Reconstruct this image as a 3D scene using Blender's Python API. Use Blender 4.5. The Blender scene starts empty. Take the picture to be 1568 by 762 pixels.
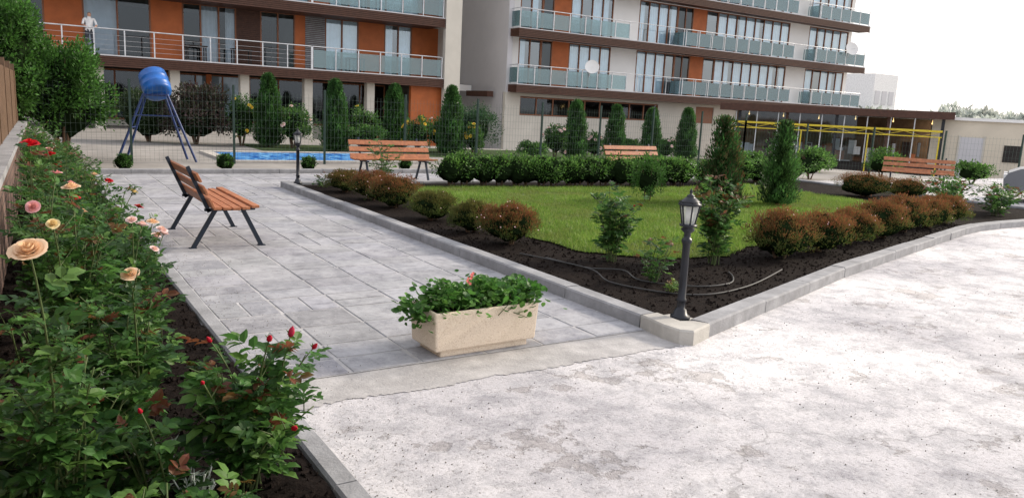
import bpy, math, random
import numpy as np
from mathutils import Vector, Matrix
SC=bpy.context.scene
COL=SC.collection
R=np.random.default_rng(7)

# ------------------------------------------------------------ materials
def new_mat(name):
    m=bpy.data.materials.new(name); m.use_nodes=True
    nt=m.node_tree; nt.nodes.clear()
    o=nt.nodes.new('ShaderNodeOutputMaterial')
    return m,nt,o
def N(nt,t,**kw):
    n=nt.nodes.new(t)
    for k,v in kw.items():
        if k.startswith('i_'): n.inputs[k[2:].replace('_',' ')].default_value=v
        else: setattr(n,k,v)
    return n
def ramp(nt,src,stops):
    r=nt.nodes.new('ShaderNodeValToRGB'); e=r.color_ramp.elements
    while len(e)<len(stops): e.new(.5)
    for i,(p,c) in enumerate(stops):
        e[i].position=p; e[i].color=(c,c,c,1) if not hasattr(c,'__len__') else (*c,1)
    nt.links.new(src,r.inputs[0]); return r.outputs[0]
def noise(nt,pos,scale,detail=5,rough=.6,dist=0):
    n=N(nt,'ShaderNodeTexNoise'); n.inputs['Scale'].default_value=scale
    n.inputs['Detail'].default_value=detail; n.inputs['Roughness'].default_value=rough
    n.inputs['Distortion'].default_value=dist
    nt.links.new(pos,n.inputs['Vector']); return n.outputs['Fac']
def mixc(nt,f,a,b,mode='MIX'):
    n=N(nt,'ShaderNodeMix',data_type='RGBA',blend_type=mode)
    for s,v in ((0,f),(6,a),(7,b)):
        if hasattr(v,'is_linked') or hasattr(v,'links'): nt.links.new(v,n.inputs[s])
        elif s==0: n.inputs[0].default_value=v
        else: n.inputs[s].default_value=(*v,1)
    return n.outputs[2]
def mat(name,c,rough=.6,metal=0,var=.15,scale=6,bump=0,bscale=60,spec=.4,emit=None,stain=0):
    m,nt,o=new_mat(name)
    g=N(nt,'ShaderNodeNewGeometry').outputs['Position']
    p=N(nt,'ShaderNodeBsdfPrincipled'); p.inputs['Roughness'].default_value=rough
    p.inputs['Metallic'].default_value=metal; p.inputs['Specular IOR Level'].default_value=spec
    n=noise(nt,g,scale)
    c=np.array(c); lo=tuple(np.clip(c*(1-var),0,1)); hi=tuple(np.clip(c*(1+var),0,1))
    col=ramp(nt,n,[(.3,lo),(.7,hi)])
    if stain:
        s=ramp(nt,noise(nt,g,scale*.25,8,.7,.5),[(.45,0),(.7,1)])
        col=mixc(nt,s,col,tuple(c*(1-stain)))
    nt.links.new(col,p.inputs['Base Color'])
    if bump:
        b=N(nt,'ShaderNodeBump'); b.inputs['Strength'].default_value=bump; b.inputs['Distance'].default_value=.01
        nt.links.new(noise(nt,g,bscale,6),b.inputs['Height']); nt.links.new(b.outputs[0],p.inputs['Normal'])
    if emit: p.inputs['Emission Color'].default_value=(*emit[0],1); p.inputs['Emission Strength'].default_value=emit[1]
    nt.links.new(p.outputs[0],o.inputs[0]); return m
def leafmat(name,rough=.45,trans=.38,spec=.28):
    m,nt,o=new_mat(name)
    a=N(nt,'ShaderNodeAttribute',attribute_name='col')
    p=N(nt,'ShaderNodeBsdfPrincipled'); p.inputs['Roughness'].default_value=rough; p.inputs['Specular IOR Level'].default_value=spec
    g=N(nt,'ShaderNodeNewGeometry').outputs['Position']
    col=mixc(nt,ramp(nt,noise(nt,g,40,3),[(.35,0),(.7,.25)]),a.outputs['Color'],(.08,.13,.025))
    if 'petal' in name: col=a.outputs['Color']
    nt.links.new(col,p.inputs['Base Color'])
    t=N(nt,'ShaderNodeBsdfTranslucent'); 
    h=N(nt,'ShaderNodeHueSaturation'); h.inputs['Value'].default_value=1.5 if 'petal' not in name else 1.0; nt.links.new(col,h.inputs['Color']); nt.links.new(h.outputs[0],t.inputs[0])
    mx=N(nt,'ShaderNodeMixShader'); mx.inputs[0].default_value=trans
    nt.links.new(p.outputs[0],mx.inputs[1]); nt.links.new(t.outputs[0],mx.inputs[2]); nt.links.new(mx.outputs[0],o.inputs[0])
    return m
LEAF=leafmat('leaf'); PETAL=leafmat('petal',.6,.25,.2)
STEM=mat('stem_green',(.07,.10,.03),.6); TWIG=mat('twig_brown',(.10,.06,.035),.8)
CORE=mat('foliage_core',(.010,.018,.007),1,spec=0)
WOOD=mat('bench_wood',(.38,.145,.065),.5,var=.35,scale=14,bump=.25,bscale=40,stain=.2)
IRON=mat('bench_iron',(.012,.02,.035),.4)
BLACK=mat('black_paint',(.010,.012,.018),.35)
RUBBER=mat('black_rubber',(.01,.01,.01),.9,spec=.05)
STEEL=mat('railing_steel',(.6,.61,.63),.35,metal=.5)
DGREEN=mat('fence_green',(.02,.045,.035),.5)
WIRE=mat('fence_wire',(.10,.14,.12),.5)
BROWN=mat('slat_brown',(.075,.032,.02),.6,var=.25)
ORANGE=mat('orange_cladding',(.43,.115,.03),.6,var=.15,scale=2)
WHITEW=mat('white_render',(.82,.81,.79),.8,var=.03,scale=.7,stain=.07)
BEIGE=mat('beige_render',(.58,.55,.49),.85,var=.08,scale=.8,stain=.15)
GREYW=mat('grey_render',(.58,.57,.59),.85,var=.05,scale=.5,stain=.1)
DARK=mat('dark_interior',(.025,.021,.019),.8,var=.4,scale=1.5)
FRAME=mat('window_frame',(.22,.085,.04),.5)
CURT=mat('curtain',(.82,.85,.88),.9,var=.08,scale=3)
def glassmat(name,tint,refl,opac=0):
    m,nt,o=new_mat(name)
    t=N(nt,'ShaderNodeBsdfTransparent'); t.inputs[0].default_value=(*tint,1)
    g=N(nt,'ShaderNodeBsdfGlossy'); g.inputs['Roughness'].default_value=.04; g.inputs[0].default_value=(.82,.92,1,1)
    f=N(nt,'ShaderNodeFresnel'); f.inputs[0].default_value=1.5
    ma=N(nt,'ShaderNodeMath',operation='ADD'); nt.links.new(f.outputs[0],ma.inputs[0]); ma.inputs[1].default_value=refl
    mx=N(nt,'ShaderNodeMixShader'); nt.links.new(ma.outputs[0],mx.inputs[0]); nt.links.new(t.outputs[0],mx.inputs[1]); nt.links.new(g.outputs[0],mx.inputs[2])
    last=mx.outputs[0]
    if opac:
        d=N(nt,'ShaderNodeBsdfDiffuse'); d.inputs[0].default_value=(.34,.48,.50,1)
        m2=N(nt,'ShaderNodeMixShader'); m2.inputs[0].default_value=opac
        nt.links.new(last,m2.inputs[1]); nt.links.new(d.outputs[0],m2.inputs[2]); last=m2.outputs[0]
    nt.links.new(last,o.inputs[0]); return m
GLASS=glassmat('window_glass',(.80,.92,.98),.18)
GLASSD=glassmat('dark_window_glass',(.6,.66,.7),.03)
RGLASS=glassmat('railing_glass',(.6,.72,.72),.06,.24)

# ------------------------------------------------------------ mesh builder
class MB:
    def __init__(s): s.parts=[]; s.mats=[]; s.nv=0
    def mi(s,m):
        if m not in s.mats: s.mats.append(m)
        return s.mats.index(m)
    def add(s,V,F,m,col=None,smooth=False):
        V=np.asarray(V,float).reshape(-1,3); F=np.asarray(F,int)
        if len(F)==0: return
        n=len(F)
        c=np.ones((n,4)); c[:,:3]=.1 if col is None else col
        s.parts.append((V,F+s.nv,s.mi(m),c,smooth)); s.nv+=len(V)
    def build(s,name,parent=None,bevel=0):
        V=np.concatenate([p[0] for p in s.parts])
        loops=np.concatenate([p[1].ravel() for p in s.parts])
        cnt=np.concatenate([np.full(len(p[1]),p[1].shape[1]) for p in s.parts])
        mi=np.concatenate([np.full(len(p[1]),p[2]) for p in s.parts])
        col=np.concatenate([p[3] for p in s.parts]); sm=np.concatenate([np.full(len(p[1]),p[4]) for p in s.parts])
        me=bpy.data.meshes.new(name); me.vertices.add(len(V)); me.vertices.foreach_set('co',V.ravel())
        me.loops.add(len(loops)); me.loops.foreach_set('vertex_index',loops.astype(np.int32))
        st=np.concatenate([[0],np.cumsum(cnt)[:-1]])
        me.polygons.add(len(cnt)); me.polygons.foreach_set('loop_start',st.astype(np.int32))
        try: me.polygons.foreach_set('loop_total',cnt.astype(np.int32))
        except Exception: pass
        me.polygons.foreach_set('material_index',mi.astype(np.int32)); me.polygons.foreach_set('use_smooth',sm)
        me.update(calc_edges=True)
        a=me.attributes.new('col','FLOAT_COLOR','CORNER'); a.data.foreach_set('color',np.repeat(col,cnt,axis=0).astype(np.float32).ravel())
        for m in s.mats: me.materials.append(m)
        ob=bpy.data.objects.new(name,me); COL.objects.link(ob)
        if parent: ob.parent=parent
        if bevel:
            b=ob.modifiers.new('b','BEVEL'); b.width=bevel; b.segments=2; b.limit_method='ANGLE'
        return ob
    def box(s,x0,x1,y0,y1,z0,z1,m,col=None,M=None):
        V=np.array([[x,y,z] for z in (z0,z1) for y in (y0,y1) for x in (x0,x1)],float)
        if M is not None: V=V@np.array(M.to_3x3()).T+np.array(M.translation)
        s.add(V,[[0,2,3,1],[4,5,7,6],[0,1,5,4],[2,6,7,3],[0,4,6,2],[1,3,7,5]],m,col)
    def bar(s,a,b,w,h,m,upv=(0,0,1)):
        a=Vector(a);b=Vector(b);d=(b-a);L=d.length;d.normalize();u=Vector(upv)
        if abs(d.dot(u))>.99:u=Vector((1,0,0))
        r=d.cross(u).normalized();u=r.cross(d)
        M=Matrix((r,d,u)).transposed().to_4x4();M.translation=a
        s.box(-w/2,w/2,0,L,-h/2,h/2,m,M=M)
    def tube(s,P,rad,m,sides=6,cap=True,smooth=True,col=None):
        P=[Vector(p) for p in P]; n=len(P)
        if not hasattr(rad,'__len__'): rad=[rad]*n
        V=[];
        for i,p in enumerate(P):
            d=(P[min(i+1,n-1)]-P[max(i-1,0)]).normalized()
            u=Vector((0,0,1)) if abs(d.z)<.9 else Vector((1,0,0))
            r=d.cross(u).normalized(); w=r.cross(d)
            for k in range(sides):
                t=2*math.pi*k/sides; V.append(p+(r*math.cos(t)+w*math.sin(t))*rad[i])
        F=[[i*sides+k,i*sides+(k+1)%sides,(i+1)*sides+(k+1)%sides,(i+1)*sides+k] for i in range(n-1) for k in range(sides)]
        s.add([tuple(v) for v in V],F,m,col,smooth)
        if cap:
            base=np.array([tuple(v) for v in V])
            s.add(base[:sides],[list(range(sides))[::-1]],m,col); s.add(base[-sides:],[list(range(sides))],m,col)
    def lathe(s,x,y,prof,m,sides=24,smooth=True,col=None,rot=0):
        V=[];n=len(prof)
        for r,z in prof:
            for k in range(sides):
                t=2*math.pi*k/sides+rot; V.append((x+r*math.cos(t),y+r*math.sin(t),z))
        F=[[i*sides+k,i*sides+(k+1)%sides,(i+1)*sides+(k+1)%sides,(i+1)*sides+k] for i in range(n-1) for k in range(sides)]
        s.add(V,F,m,col,smooth)
    def poly(s,pts,z,m):
        s.add([(x,y,z) for x,y in pts],[list(range(len(pts)))],m)
def empty(name,loc=(0,0,0)):
    e=bpy.data.objects.new(name,None); COL.objects.link(e); e.location=loc; return e

HI=(np.array([[0,0,0],[.35,0,0],[.7,0,-.03],[1,0,-.14],[.28,.4,.08],[.66,.36,.06],[.28,-.4,.08],[.66,-.36,.06]]),
    [[0,1,4],[2,3,5],[0,6,1],[2,7,3]],[[1,2,5,4],[1,6,7,2]])
LO=(np.array([[0,0,0],[.45,.5,.08],[1,0,-.05],[.45,-.5,.08]]),[[0,2,1],[0,3,2]],[])
def nrm(a): return a/np.maximum(np.linalg.norm(a,axis=1,keepdims=True),1e-9)
def leaves(mb,P,D,Nn,L,W,m,col,tpl=LO):
    n=len(P)
    if n==0:return
    D=nrm(D); S=nrm(np.cross(D,Nn)); Z=np.cross(S,D)
    T,F3,F4=tpl
    L=np.broadcast_to(L,(n,)); W=np.broadcast_to(W,(n,))
    V=P[:,None]+D[:,None]*(T[None,:,0,None]*L[:,None,None])+S[:,None]*(T[None,:,1,None]*W[:,None,None])+Z[:,None]*(T[None,:,2,None]*L[:,None,None])
    k=len(T); off=(np.arange(n)*k)[:,None,None]
    col=np.broadcast_to(col,(n,3))
    first=True
    for F in (F3,F4):
        if len(F)==0: continue
        f=(np.array(F)[None]+off).reshape(-1,len(F[0])); c=np.ones((len(f),4)); c[:,:3]=np.repeat(col,len(F),axis=0)
        if first:
            s0=mb.nv; mb.parts.append((V.reshape(-1,3),f+s0,mb.mi(m),c,False)); mb.nv+=n*k; first=False
        else: mb.parts.append((np.zeros((0,3)),f+s0,mb.mi(m),c,False))
def pal(n,cols,rg,j=.25):
    cols=np.array(cols); c=cols[rg.integers(0,len(cols),n)]
    return np.clip(c*(1+rg.uniform(-j,j,(n,1))),0,1)
G_ROSE=[(.03,.085,.02),(.045,.125,.027),(.065,.16,.035),(.02,.06,.018),(.095,.19,.042)]
G_HEDGE=[(.045,.12,.022),(.08,.18,.035),(.12,.24,.05),(.03,.08,.018)]
G_THUJA=[(.018,.06,.016),(.032,.09,.022),(.05,.125,.032)]
G_BUSH=[(.045,.125,.022),(.07,.18,.035),(.03,.08,.018)]
REDN=[(.13,.035,.02),(.12,.06,.02),(.15,.05,.03)]

def bloom(mb,c,up,rad,col,rg,rings=5):
    c=np.array(c,float); up=np.array(up,float); up/=np.linalg.norm(up)
    a=np.cross(up,[1,0,0]); a/=np.linalg.norm(a); b=np.cross(up,a)
    nu,nv=5,5
    for k in range(rings):
        f=(k+1)/rings; npt=5 if k>0 else 3
        for j in range(npt):
            th0=2*math.pi*(j+.5*k)/npt+rg.uniform(-.25,.25); V=[]; rj=rg.uniform(.88,1.1); tj=rg.uniform(-.12,.12)
            for iv in range(nv):
                v=iv/(nv-1)
                for iu in range(nu):
                    u=iu/(nu-1)*2-1
                    hw=.85*(.35+.65*math.sin(min(1,v*1.1)*math.pi*.55))
                    th=th0+u*hw
                    r=rad*f*rj*(math.sin(v*math.pi*.5)**.8)*(1+.2*v**4*f+tj*v*u)*(1-.06*u*u)
                    z=rad*1.05*v*(1.05-.45*f)-rad*.22*f*v**4-.12*rad*u*u*v+rg.uniform(-.035,.035)*rad
                    V.append(c+a*r*math.cos(th)+b*r*math.sin(th)+up*z)
            F=[[i*nu+q,i*nu+q+1,(i+1)*nu+q+1,(i+1)*nu+q] for i in range(nv-1) for q in range(nu-1)]
            cc=np.array(col)*(1-.12*(1-f))*np.array([1,1-.12*(1-f),1-.3*(1-f)])*rg.uniform(.93,1.05)
            mb.add(V,F,PETAL,np.clip(cc,0,1),True)
def bud(mb,c,up,L,col,rg):
    c=Vector(c);up=Vector(up).normalized()
    mb.tube([c+up*L*t for t in (0,.2,.45,.75,1)],[L*q for q in (.1,.27,.3,.2,.03)],PETAL,8,col=col)
    n=5; th=np.arange(n)*2*math.pi/n
    D=np.stack([np.cos(th)*.55,np.sin(th)*.55,np.ones(n)*1.0],1)
    leaves(mb,np.tile(np.array(c),(n,1))+D*L*.1,D,np.stack([-np.cos(th),-np.sin(th),np.ones(n)*.3],1),L*.7,L*.25,LEAF,(.06,.12,.03))

def compound(acc,p,d,ls,rg,col):
    d=d/np.linalg.norm(d); up=np.array([0,0,1.])+rg.normal(0,.35,3)
    s=np.cross(d,up); s/=np.linalg.norm(s)
    L=ls*rg.uniform(.7,1.25)
    for t,side in ((.45,1),(.45,-1),(.85,1),(.85,-1),(1.05,0)):
        q=p+d*L*1.6*t+np.array([0,0,-.25*t*t*L]); dd=d*.7+s*side*.9+rg.normal(0,.12,3)+np.array([0,0,-.12])
        acc.append((q,dd,up+rg.normal(0,.2,3),L*(1.15 if side==0 else .95),col*rg.uniform(.8,1.25)))
def rose_bush(name,x,y,h,r,canes=9,ls=.05,hi=True,targets=(),red=.06,seed=0,blooms=(),palette=G_ROSE,step=.05,zb=.03,lowbare=.12):
    rg=np.random.default_rng(seed); mb=MB(); acc=[]; P_=np.array(palette)
    ends=[np.array(t[:3],float) for t in targets]; kinds=[t[3:] for t in targets]
    for i in range(canes):
        th=2*math.pi*(i+rg.uniform(-.3,.3))/canes; rr=r*rg.uniform(.35,1)
        ends.append(np.array([x+rr*math.cos(th),y+rr*math.sin(th),zb+h*rg.uniform(.5,1)])); kinds.append(None)
    bl=list(blooms)
    for e,kd in zip(ends,kinds):
        b=np.array([x,y,zb-.02])+np.append(rg.normal(0,.03,2),0)
        mid=b*.45+e*.55+np.array([*( -(e-b)[:2]*.25),h*.12])+rg.normal(0,.03,3)
        L=np.linalg.norm(e-b); n=max(5,int(L/step)); vig=rg.uniform(.8,1.15)
        ts=np.linspace(0,1,n); C=(1-ts)[:,None]**2*b+2*((1-ts)*ts)[:,None]*mid+ts[:,None]**2*e
        mb.tube(C[::max(1,n//8)].tolist()+[C[-1].tolist()],list(np.linspace(.006,.0028,len(C[::max(1,n//8)])+1)),STEM,5,cap=False)
        for i in range(n):
            if ts[i]<lowbare: continue
            if kd and ts[i]>.9: continue
            col=P_[rg.integers(len(P_))]
            if ts[i]>.82 and rg.random()<red*3: col=np.array(REDN[rg.integers(3)])
            a=rg.uniform(0,6.28); d=np.array([math.cos(a),math.sin(a),rg.uniform(.0,.7)])
            if ts[i]>.85: d[2]+=.5
            compound(acc,C[i],d,ls*vig*(1-.3*(ts[i]>.88)),rg,col)
            if rg.random()<.32 and .2<ts[i]<.92:
                sl=rg.uniform(.08,.2)*min(1,h/.7); sd=np.array([math.cos(a),math.sin(a),rg.uniform(.5,1.2)]);sd/=np.linalg.norm(sd)
                mb.tube([C[i],C[i]+sd*sl],[.003,.002],STEM,4,cap=False)
                for q in np.arange(.04,sl+.01,step*.8):
                    a2=rg.uniform(0,6.28); compound(acc,C[i]+sd*q,np.array([math.cos(a2),math.sin(a2),.5]),ls*.85,rg,P_[rg.integers(len(P_))] if rg.random()>red else np.array(REDN[rg.integers(3)]))
        up=e-mid; up/=np.linalg.norm(up); up=up+np.array([-.1,-.35,.2])
        if kd is None and bl and rg.random()<.5: kd=bl.pop()
        if kd:
            if kd[0]=='rose': bloom(mb,e,up,kd[2],kd[1],rg)
            else: bud(mb,e,up,kd[2],kd[1],rg)
    P=np.array([a[0] for a in acc]);D=np.array([a[1] for a in acc]);Nn=np.array([a[2] for a in acc]);L=np.array([a[3] for a in acc]);c=np.array([a[4] for a in acc])
    leaves(mb,P,D,Nn,L,L*.72,LEAF,np.clip(c,0,1),HI if hi else LO)
    return mb.build(name)

def clump_pts(C,Rr,n,k,cr,rg,zmin=.02,inner=.5):
    d=nrm(rg.normal(0,1,(k,3))); d[:,2]=np.where(d[:,2]<-.5,-d[:,2],d[:,2])
    cc=d*rg.uniform(inner,.92,(k,1)); idx=rg.integers(0,k,n)
    off=nrm(rg.normal(0,1,(n,3)))*rg.uniform(0.3,1,(n,1))*cr*rg.uniform(.7,1.3,(k,1))[idx]
    q=cc[idx]+off; P=np.array(C)+q*np.array(Rr); 
    keep=P[:,2]>zmin
    bright=rg.uniform(.7,1.3,k)[idx]
    return P[keep],q[keep],off[keep],bright[keep]
def shrub(name,C,Rr,n,ls,palette,seed,k=40,cr=.3,aspect=.5,top=None,topfrac=.5,core=.6,flowers=None,trunk=True,tpl=LO,mb=None,up=.3):
    rg=np.random.default_rng(seed); own=mb is None
    if own: mb=MB()
    P,q,off,br=clump_pts(C,Rr,n,k,cr,rg)
    D=nrm(off)*.7+nrm(q)*.5+np.array([0,0,up])+rg.normal(0,.35,P.shape)
    col=pal(len(P),palette,rg)*br[:,None]
    if top is not None:
        f=np.clip((q[:,2]+.25+rg.normal(0,.25,len(P)))*1.6,0,1)*topfrac*2; t=pal(len(P),top,rg)
        f=np.clip(f,0,1)[:,None]; col=col*(1-f)+t*f
    L=ls*rg.uniform(.7,1.3,len(P))
    leaves(mb,P,D,nrm(q)+rg.normal(0,.5,P.shape)+[0,0,.6],L,L*aspect,LEAF,np.clip(col,0,1),tpl)
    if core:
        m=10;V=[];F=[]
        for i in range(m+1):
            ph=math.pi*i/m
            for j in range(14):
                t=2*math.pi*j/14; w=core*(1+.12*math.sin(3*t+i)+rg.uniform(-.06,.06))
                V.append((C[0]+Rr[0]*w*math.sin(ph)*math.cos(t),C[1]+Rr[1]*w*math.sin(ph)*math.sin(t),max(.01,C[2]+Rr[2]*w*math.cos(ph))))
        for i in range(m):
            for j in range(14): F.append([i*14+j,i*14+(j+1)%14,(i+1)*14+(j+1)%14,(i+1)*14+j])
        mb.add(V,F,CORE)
    if trunk:
        for i in range(5):
            a=rg.uniform(0,6.28); mb.tube([(C[0]+.04*math.cos(a),C[1]+.04*math.sin(a),0),(C[0]+Rr[0]*.3*math.cos(a),C[1]+Rr[1]*.3*math.sin(a),C[2]),(C[0]+Rr[0]*.6*math.cos(a),C[1]+Rr[1]*.6*math.sin(a),C[2]+Rr[2]*.6)],[.03*Rr[0]+.005,.02*Rr[0]+.004,.004],TWIG,5)
    if flowers:
        cnt,fc,fs=flowers
        ii=rg.integers(0,len(P),cnt*4); ii=ii[np.linalg.norm(q[ii],axis=1)>.85][:cnt]
        for i in ii:
            c=P[i]+nrm(q[i:i+1])[0]*.02
            if fs<.03:
                th=np.arange(5)*1.2566; D=np.stack([np.cos(th),np.sin(th)*.6-.5,np.sin(th)*.6+.3],1)
                leaves(mb,np.tile(c,(5,1)),D,np.tile([0,-.6,.8],(5,1)),fs,fs*.8,PETAL,fc)
            else: bloom(mb,c,nrm(q[i:i+1])[0]+np.array([-.2,-.5,.3]),fs,fc,rg,3)
    return mb.build(name) if own else None
def thuja(name,x,y,h,r,seed,z0=0,n=7000,ls=.075,palette=G_THUJA,loose=.06,power=.55,lumpy=1.0,core=.72):
    rg=np.random.default_rng(seed); mb=MB()
    t=rg.random(n)**1.15; th=rg.uniform(0,2*math.pi,n); ph=rg.uniform(0,6,4)
    prof=np.minimum(1,(t/.1+.35)**.6)*(1-t)**power
    lump=1+lumpy*(.10*np.sin(th*3+t*9+ph[0])+.08*np.sin(th*7-t*23+ph[1])+.05*np.sin(th*11+t*41+ph[2])+.06*np.sin(t*17+ph[3]+2*np.sin(th)))
    rr=r*prof*lump*rg.uniform(.75,1.05,n)+rg.normal(0,loose*r,n)
    rad=np.stack([np.cos(th),np.sin(th),0*th],1)
    P=np.array([x,y,z0+.05])+rad*rr[:,None]; P[:,2]+=t*h*.97
    D=rad*.55+np.array([0,0,1])+rg.normal(0,.28,(n,3))
    hollow_shade=np.clip(lump*1.0,.7,1.2)  # shade put into leaf colour: hollows between lumps darker, bulges lighter
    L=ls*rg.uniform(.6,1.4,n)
    leaves(mb,P,D,rad+rg.normal(0,.5,(n,3)),L,L*.35,LEAF,np.clip(pal(n,palette,rg)*(hollow_shade**3)[:,None],0,1))
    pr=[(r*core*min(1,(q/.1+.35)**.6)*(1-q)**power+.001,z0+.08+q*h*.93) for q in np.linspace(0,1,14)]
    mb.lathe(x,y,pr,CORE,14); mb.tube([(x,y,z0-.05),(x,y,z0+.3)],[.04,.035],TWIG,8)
    return mb.build(name)

# ------------------------------------------------------------ camera
HC=1.7
cam=bpy.data.cameras.new('camera'); co=bpy.data.objects.new('camera',cam); COL.objects.link(co); SC.camera=co
r=Vector((.8445,-.5335,.0491)).normalized(); f=Vector((.533,.8272,-.179)); f=(f-r*f.dot(r)).normalized(); u=r.cross(f)
M=Matrix((r,u,-f)).transposed().to_4x4(); M.translation=(0,0,HC); co.matrix_world=M
cam.sensor_width=36; cam.lens=36*1180/1568; cam.clip_end=3000; cam.clip_start=.05

# ------------------------------------------------------------ world, sun (hazy bright sky)
w=bpy.data.worlds.new('World'); SC.world=w; w.use_nodes=True; nt=w.node_tree
bg=nt.nodes['Background']; sky=nt.nodes.new('ShaderNodeTexSky'); sky.sky_type='NISHITA'; sky.sun_disc=False
EL,AZ=math.radians(27),math.radians(95)
sky.sun_elevation=EL; sky.sun_rotation=AZ; sky.dust_density=4; sky.air_density=1; sky.ozone_density=1
mx=nt.nodes.new('ShaderNodeMix'); mx.data_type='RGBA'; mx.inputs[0].default_value=.6; mx.inputs[7].default_value=(11.4,11.3,11.7,1)
nt.links.new(sky.outputs[0],mx.inputs[6]); nt.links.new(mx.outputs[2],bg.inputs[0]); bg.inputs[1].default_value=.15
sd=bpy.data.lights.new('sun','SUN'); sd.energy=4.3; sd.angle=math.radians(7); sd.color=(1,.90,.76)
so=bpy.data.objects.new('sun',sd); COL.objects.link(so)
dv=Vector((math.sin(AZ)*math.cos(EL),math.cos(AZ)*math.cos(EL),math.sin(EL)))
so.rotation_euler=dv.to_track_quat('Z','Y').to_euler(); so.location=dv*60
SC.view_settings.view_transform='Standard'; SC.view_settings.look='None'; SC.view_settings.exposure=0

# ------------------------------------------------------------ ground
def sst(a,b,x): t=np.clip((x-a)/(b-a),0,1); return t*t*(3-2*t)
def gz(x,y): return -.9*sst(32.5,38,np.hypot(x,y))*sst(10,15,x)
xs=np.concatenate([[-900,-300,-100,-40],np.arange(-20,70,1.0),[80,100,150,300,900]])
ys=np.concatenate([[-900,-300,-60,-20],np.arange(-6,60,1.0),[70,90,150,300,900]])
XX,YY=np.meshgrid(xs,ys); V=np.stack([XX,YY,gz(XX,YY)],-1).reshape(-1,3); nx=len(xs)
F=[[j*nx+i,j*nx+i+1,(j+1)*nx+i+1,(j+1)*nx+i] for j in range(len(ys)-1) for i in range(nx-1)]
GR=mat('ground_paving',(.28,.26,.24),.9,var=.25,scale=.8,bump=.3,bscale=20,stain=.3)
mb=MB(); mb.add(V,F,GR,smooth=True); mb.build('ground')

def concrete(name='worn_concrete',k=1.12):
    m,nt,o=new_mat(name); L=nt.links
    g=N(nt,'ShaderNodeNewGeometry').outputs['Position']
    p=N(nt,'ShaderNodeBsdfPrincipled'); p.inputs['Roughness'].default_value=.85; p.inputs['Specular IOR Level'].default_value=.3
    big=noise(nt,g,.45,4,.55,.2); med=noise(nt,g,3.2,10,.78,.15); fine=noise(nt,g,45,6,.8); m2=noise(nt,g,9,8,.8,.1)
    base=ramp(nt,big,[(.38,tuple(k*v for v in (.38,.37,.385))),(.62,tuple(k*v for v in (.58,.565,.565)))])
    worn=ramp(nt,med,[(.38,(.70,.70,.72)),(.48,(.95,.95,.96)),(.53,(1.12,1.11,1.11)),(.66,(1.2,1.19,1.19))])
    c=mixc(nt,.85,base,worn,'MULTIPLY')
    gr=ramp(nt,m2,[(.33,(.62,.61,.60)),(.46,(1,1,1)),(.7,(1.08,1.08,1.08))]); c=mixc(nt,.7,c,gr,'MULTIPLY')
    agg=ramp(nt,fine,[(.34,(.40,.38,.37)),(.47,(1,1,1)),(.72,(1.12,1.12,1.12))])
    c=mixc(nt,.7,c,agg,'MULTIPLY')
    vo=N(nt,'ShaderNodeTexVoronoi'); vo.inputs['Scale'].default_value=34; L.new(g,vo.inputs['Vector'])
    spots=ramp(nt,vo.outputs['Distance'],[(.0,(.25,.23,.22)),(.17,(1,1,1))])
    msk=ramp(nt,noise(nt,g,1.1,5,.65,.2),[(.48,0),(.58,.8)])
    c=mixc(nt,msk,c,mixc(nt,1.0,c,spots,'MULTIPLY'))
    sp=noise(nt,g,1.5,9,.72,.1)
    patch=ramp(nt,sp,[(.575,0),(.60,1)]); c=mixc(nt,patch,c,mixc(nt,1.0,c,(.80,.78,.76),'MULTIPLY'))
    rim=ramp(nt,sp,[(.585,0),(.597,.4),(.606,0)]); c=mixc(nt,rim,c,(.15,.14,.13))
    v2=N(nt,'ShaderNodeTexVoronoi',feature='DISTANCE_TO_EDGE'); v2.inputs['Scale'].default_value=.28
    wv=N(nt,'ShaderNodeVectorMath',operation='MULTIPLY_ADD')
    nn=N(nt,'ShaderNodeTexNoise'); nn.inputs['Scale'].default_value=2.5; nn.inputs['Detail'].default_value=6; L.new(g,nn.inputs['Vector'])
    L.new(nn.outputs['Color'],wv.inputs[0]); wv.inputs[1].default_value=(.6,.6,.6); L.new(g,wv.inputs[2]); L.new(wv.outputs[0],v2.inputs['Vector'])
    cr=ramp(nt,v2.outputs['Distance'],[(0,.4),(.002,0)])
    c=mixc(nt,cr,c,(.12,.115,.11))
    L.new(c,p.inputs['Base Color'])
    b=N(nt,'ShaderNodeBump'); b.inputs['Strength'].default_value=.7; b.inputs['Distance'].default_value=.012
    a1=N(nt,'ShaderNodeMath',operation='MULTIPLY_ADD'); L.new(patch,a1.inputs[0]); a1.inputs[1].default_value=-.5; L.new(fine,a1.inputs[2])
    a2=N(nt,'ShaderNodeMath',operation='ADD'); L.new(a1.outputs[0],a2.inputs[0]); L.new(m2,a2.inputs[1]); L.new(a2.outputs[0],b.inputs['Height'])
    L.new(b.outputs[0],p.inputs['Normal']); L.new(p.outputs[0],o.inputs[0]); return m
CONC=concrete()
mb=MB(); mb.poly([(-3,-12),(45,-12),(45,14.75),(20,14.75),(20,17.4),(1.0,17.4),(1.0,4),(-3,4)],.004,CONC); mb.build('concrete_driveway')
SMOOTH=mat('smooth_concrete_strip',(.40,.385,.38),.85,var=.2,scale=7,bump=.6,bscale=50,stain=.3)
GROUT=mat('mortar',(.42,.41,.41),.9,var=.3,scale=4,bump=.4,bscale=80,stain=.3)
from mathutils import noise as mn
mb=MB()
xx=np.linspace(1.2,4.3,260)
e=[(x,4.0+.06*mn.noise(Vector((x*2.2,0,0)))+.035*mn.noise(Vector((x*9,3,0)))+.03*mn.noise(Vector((x*30,7,0)))) for x in xx]
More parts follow.
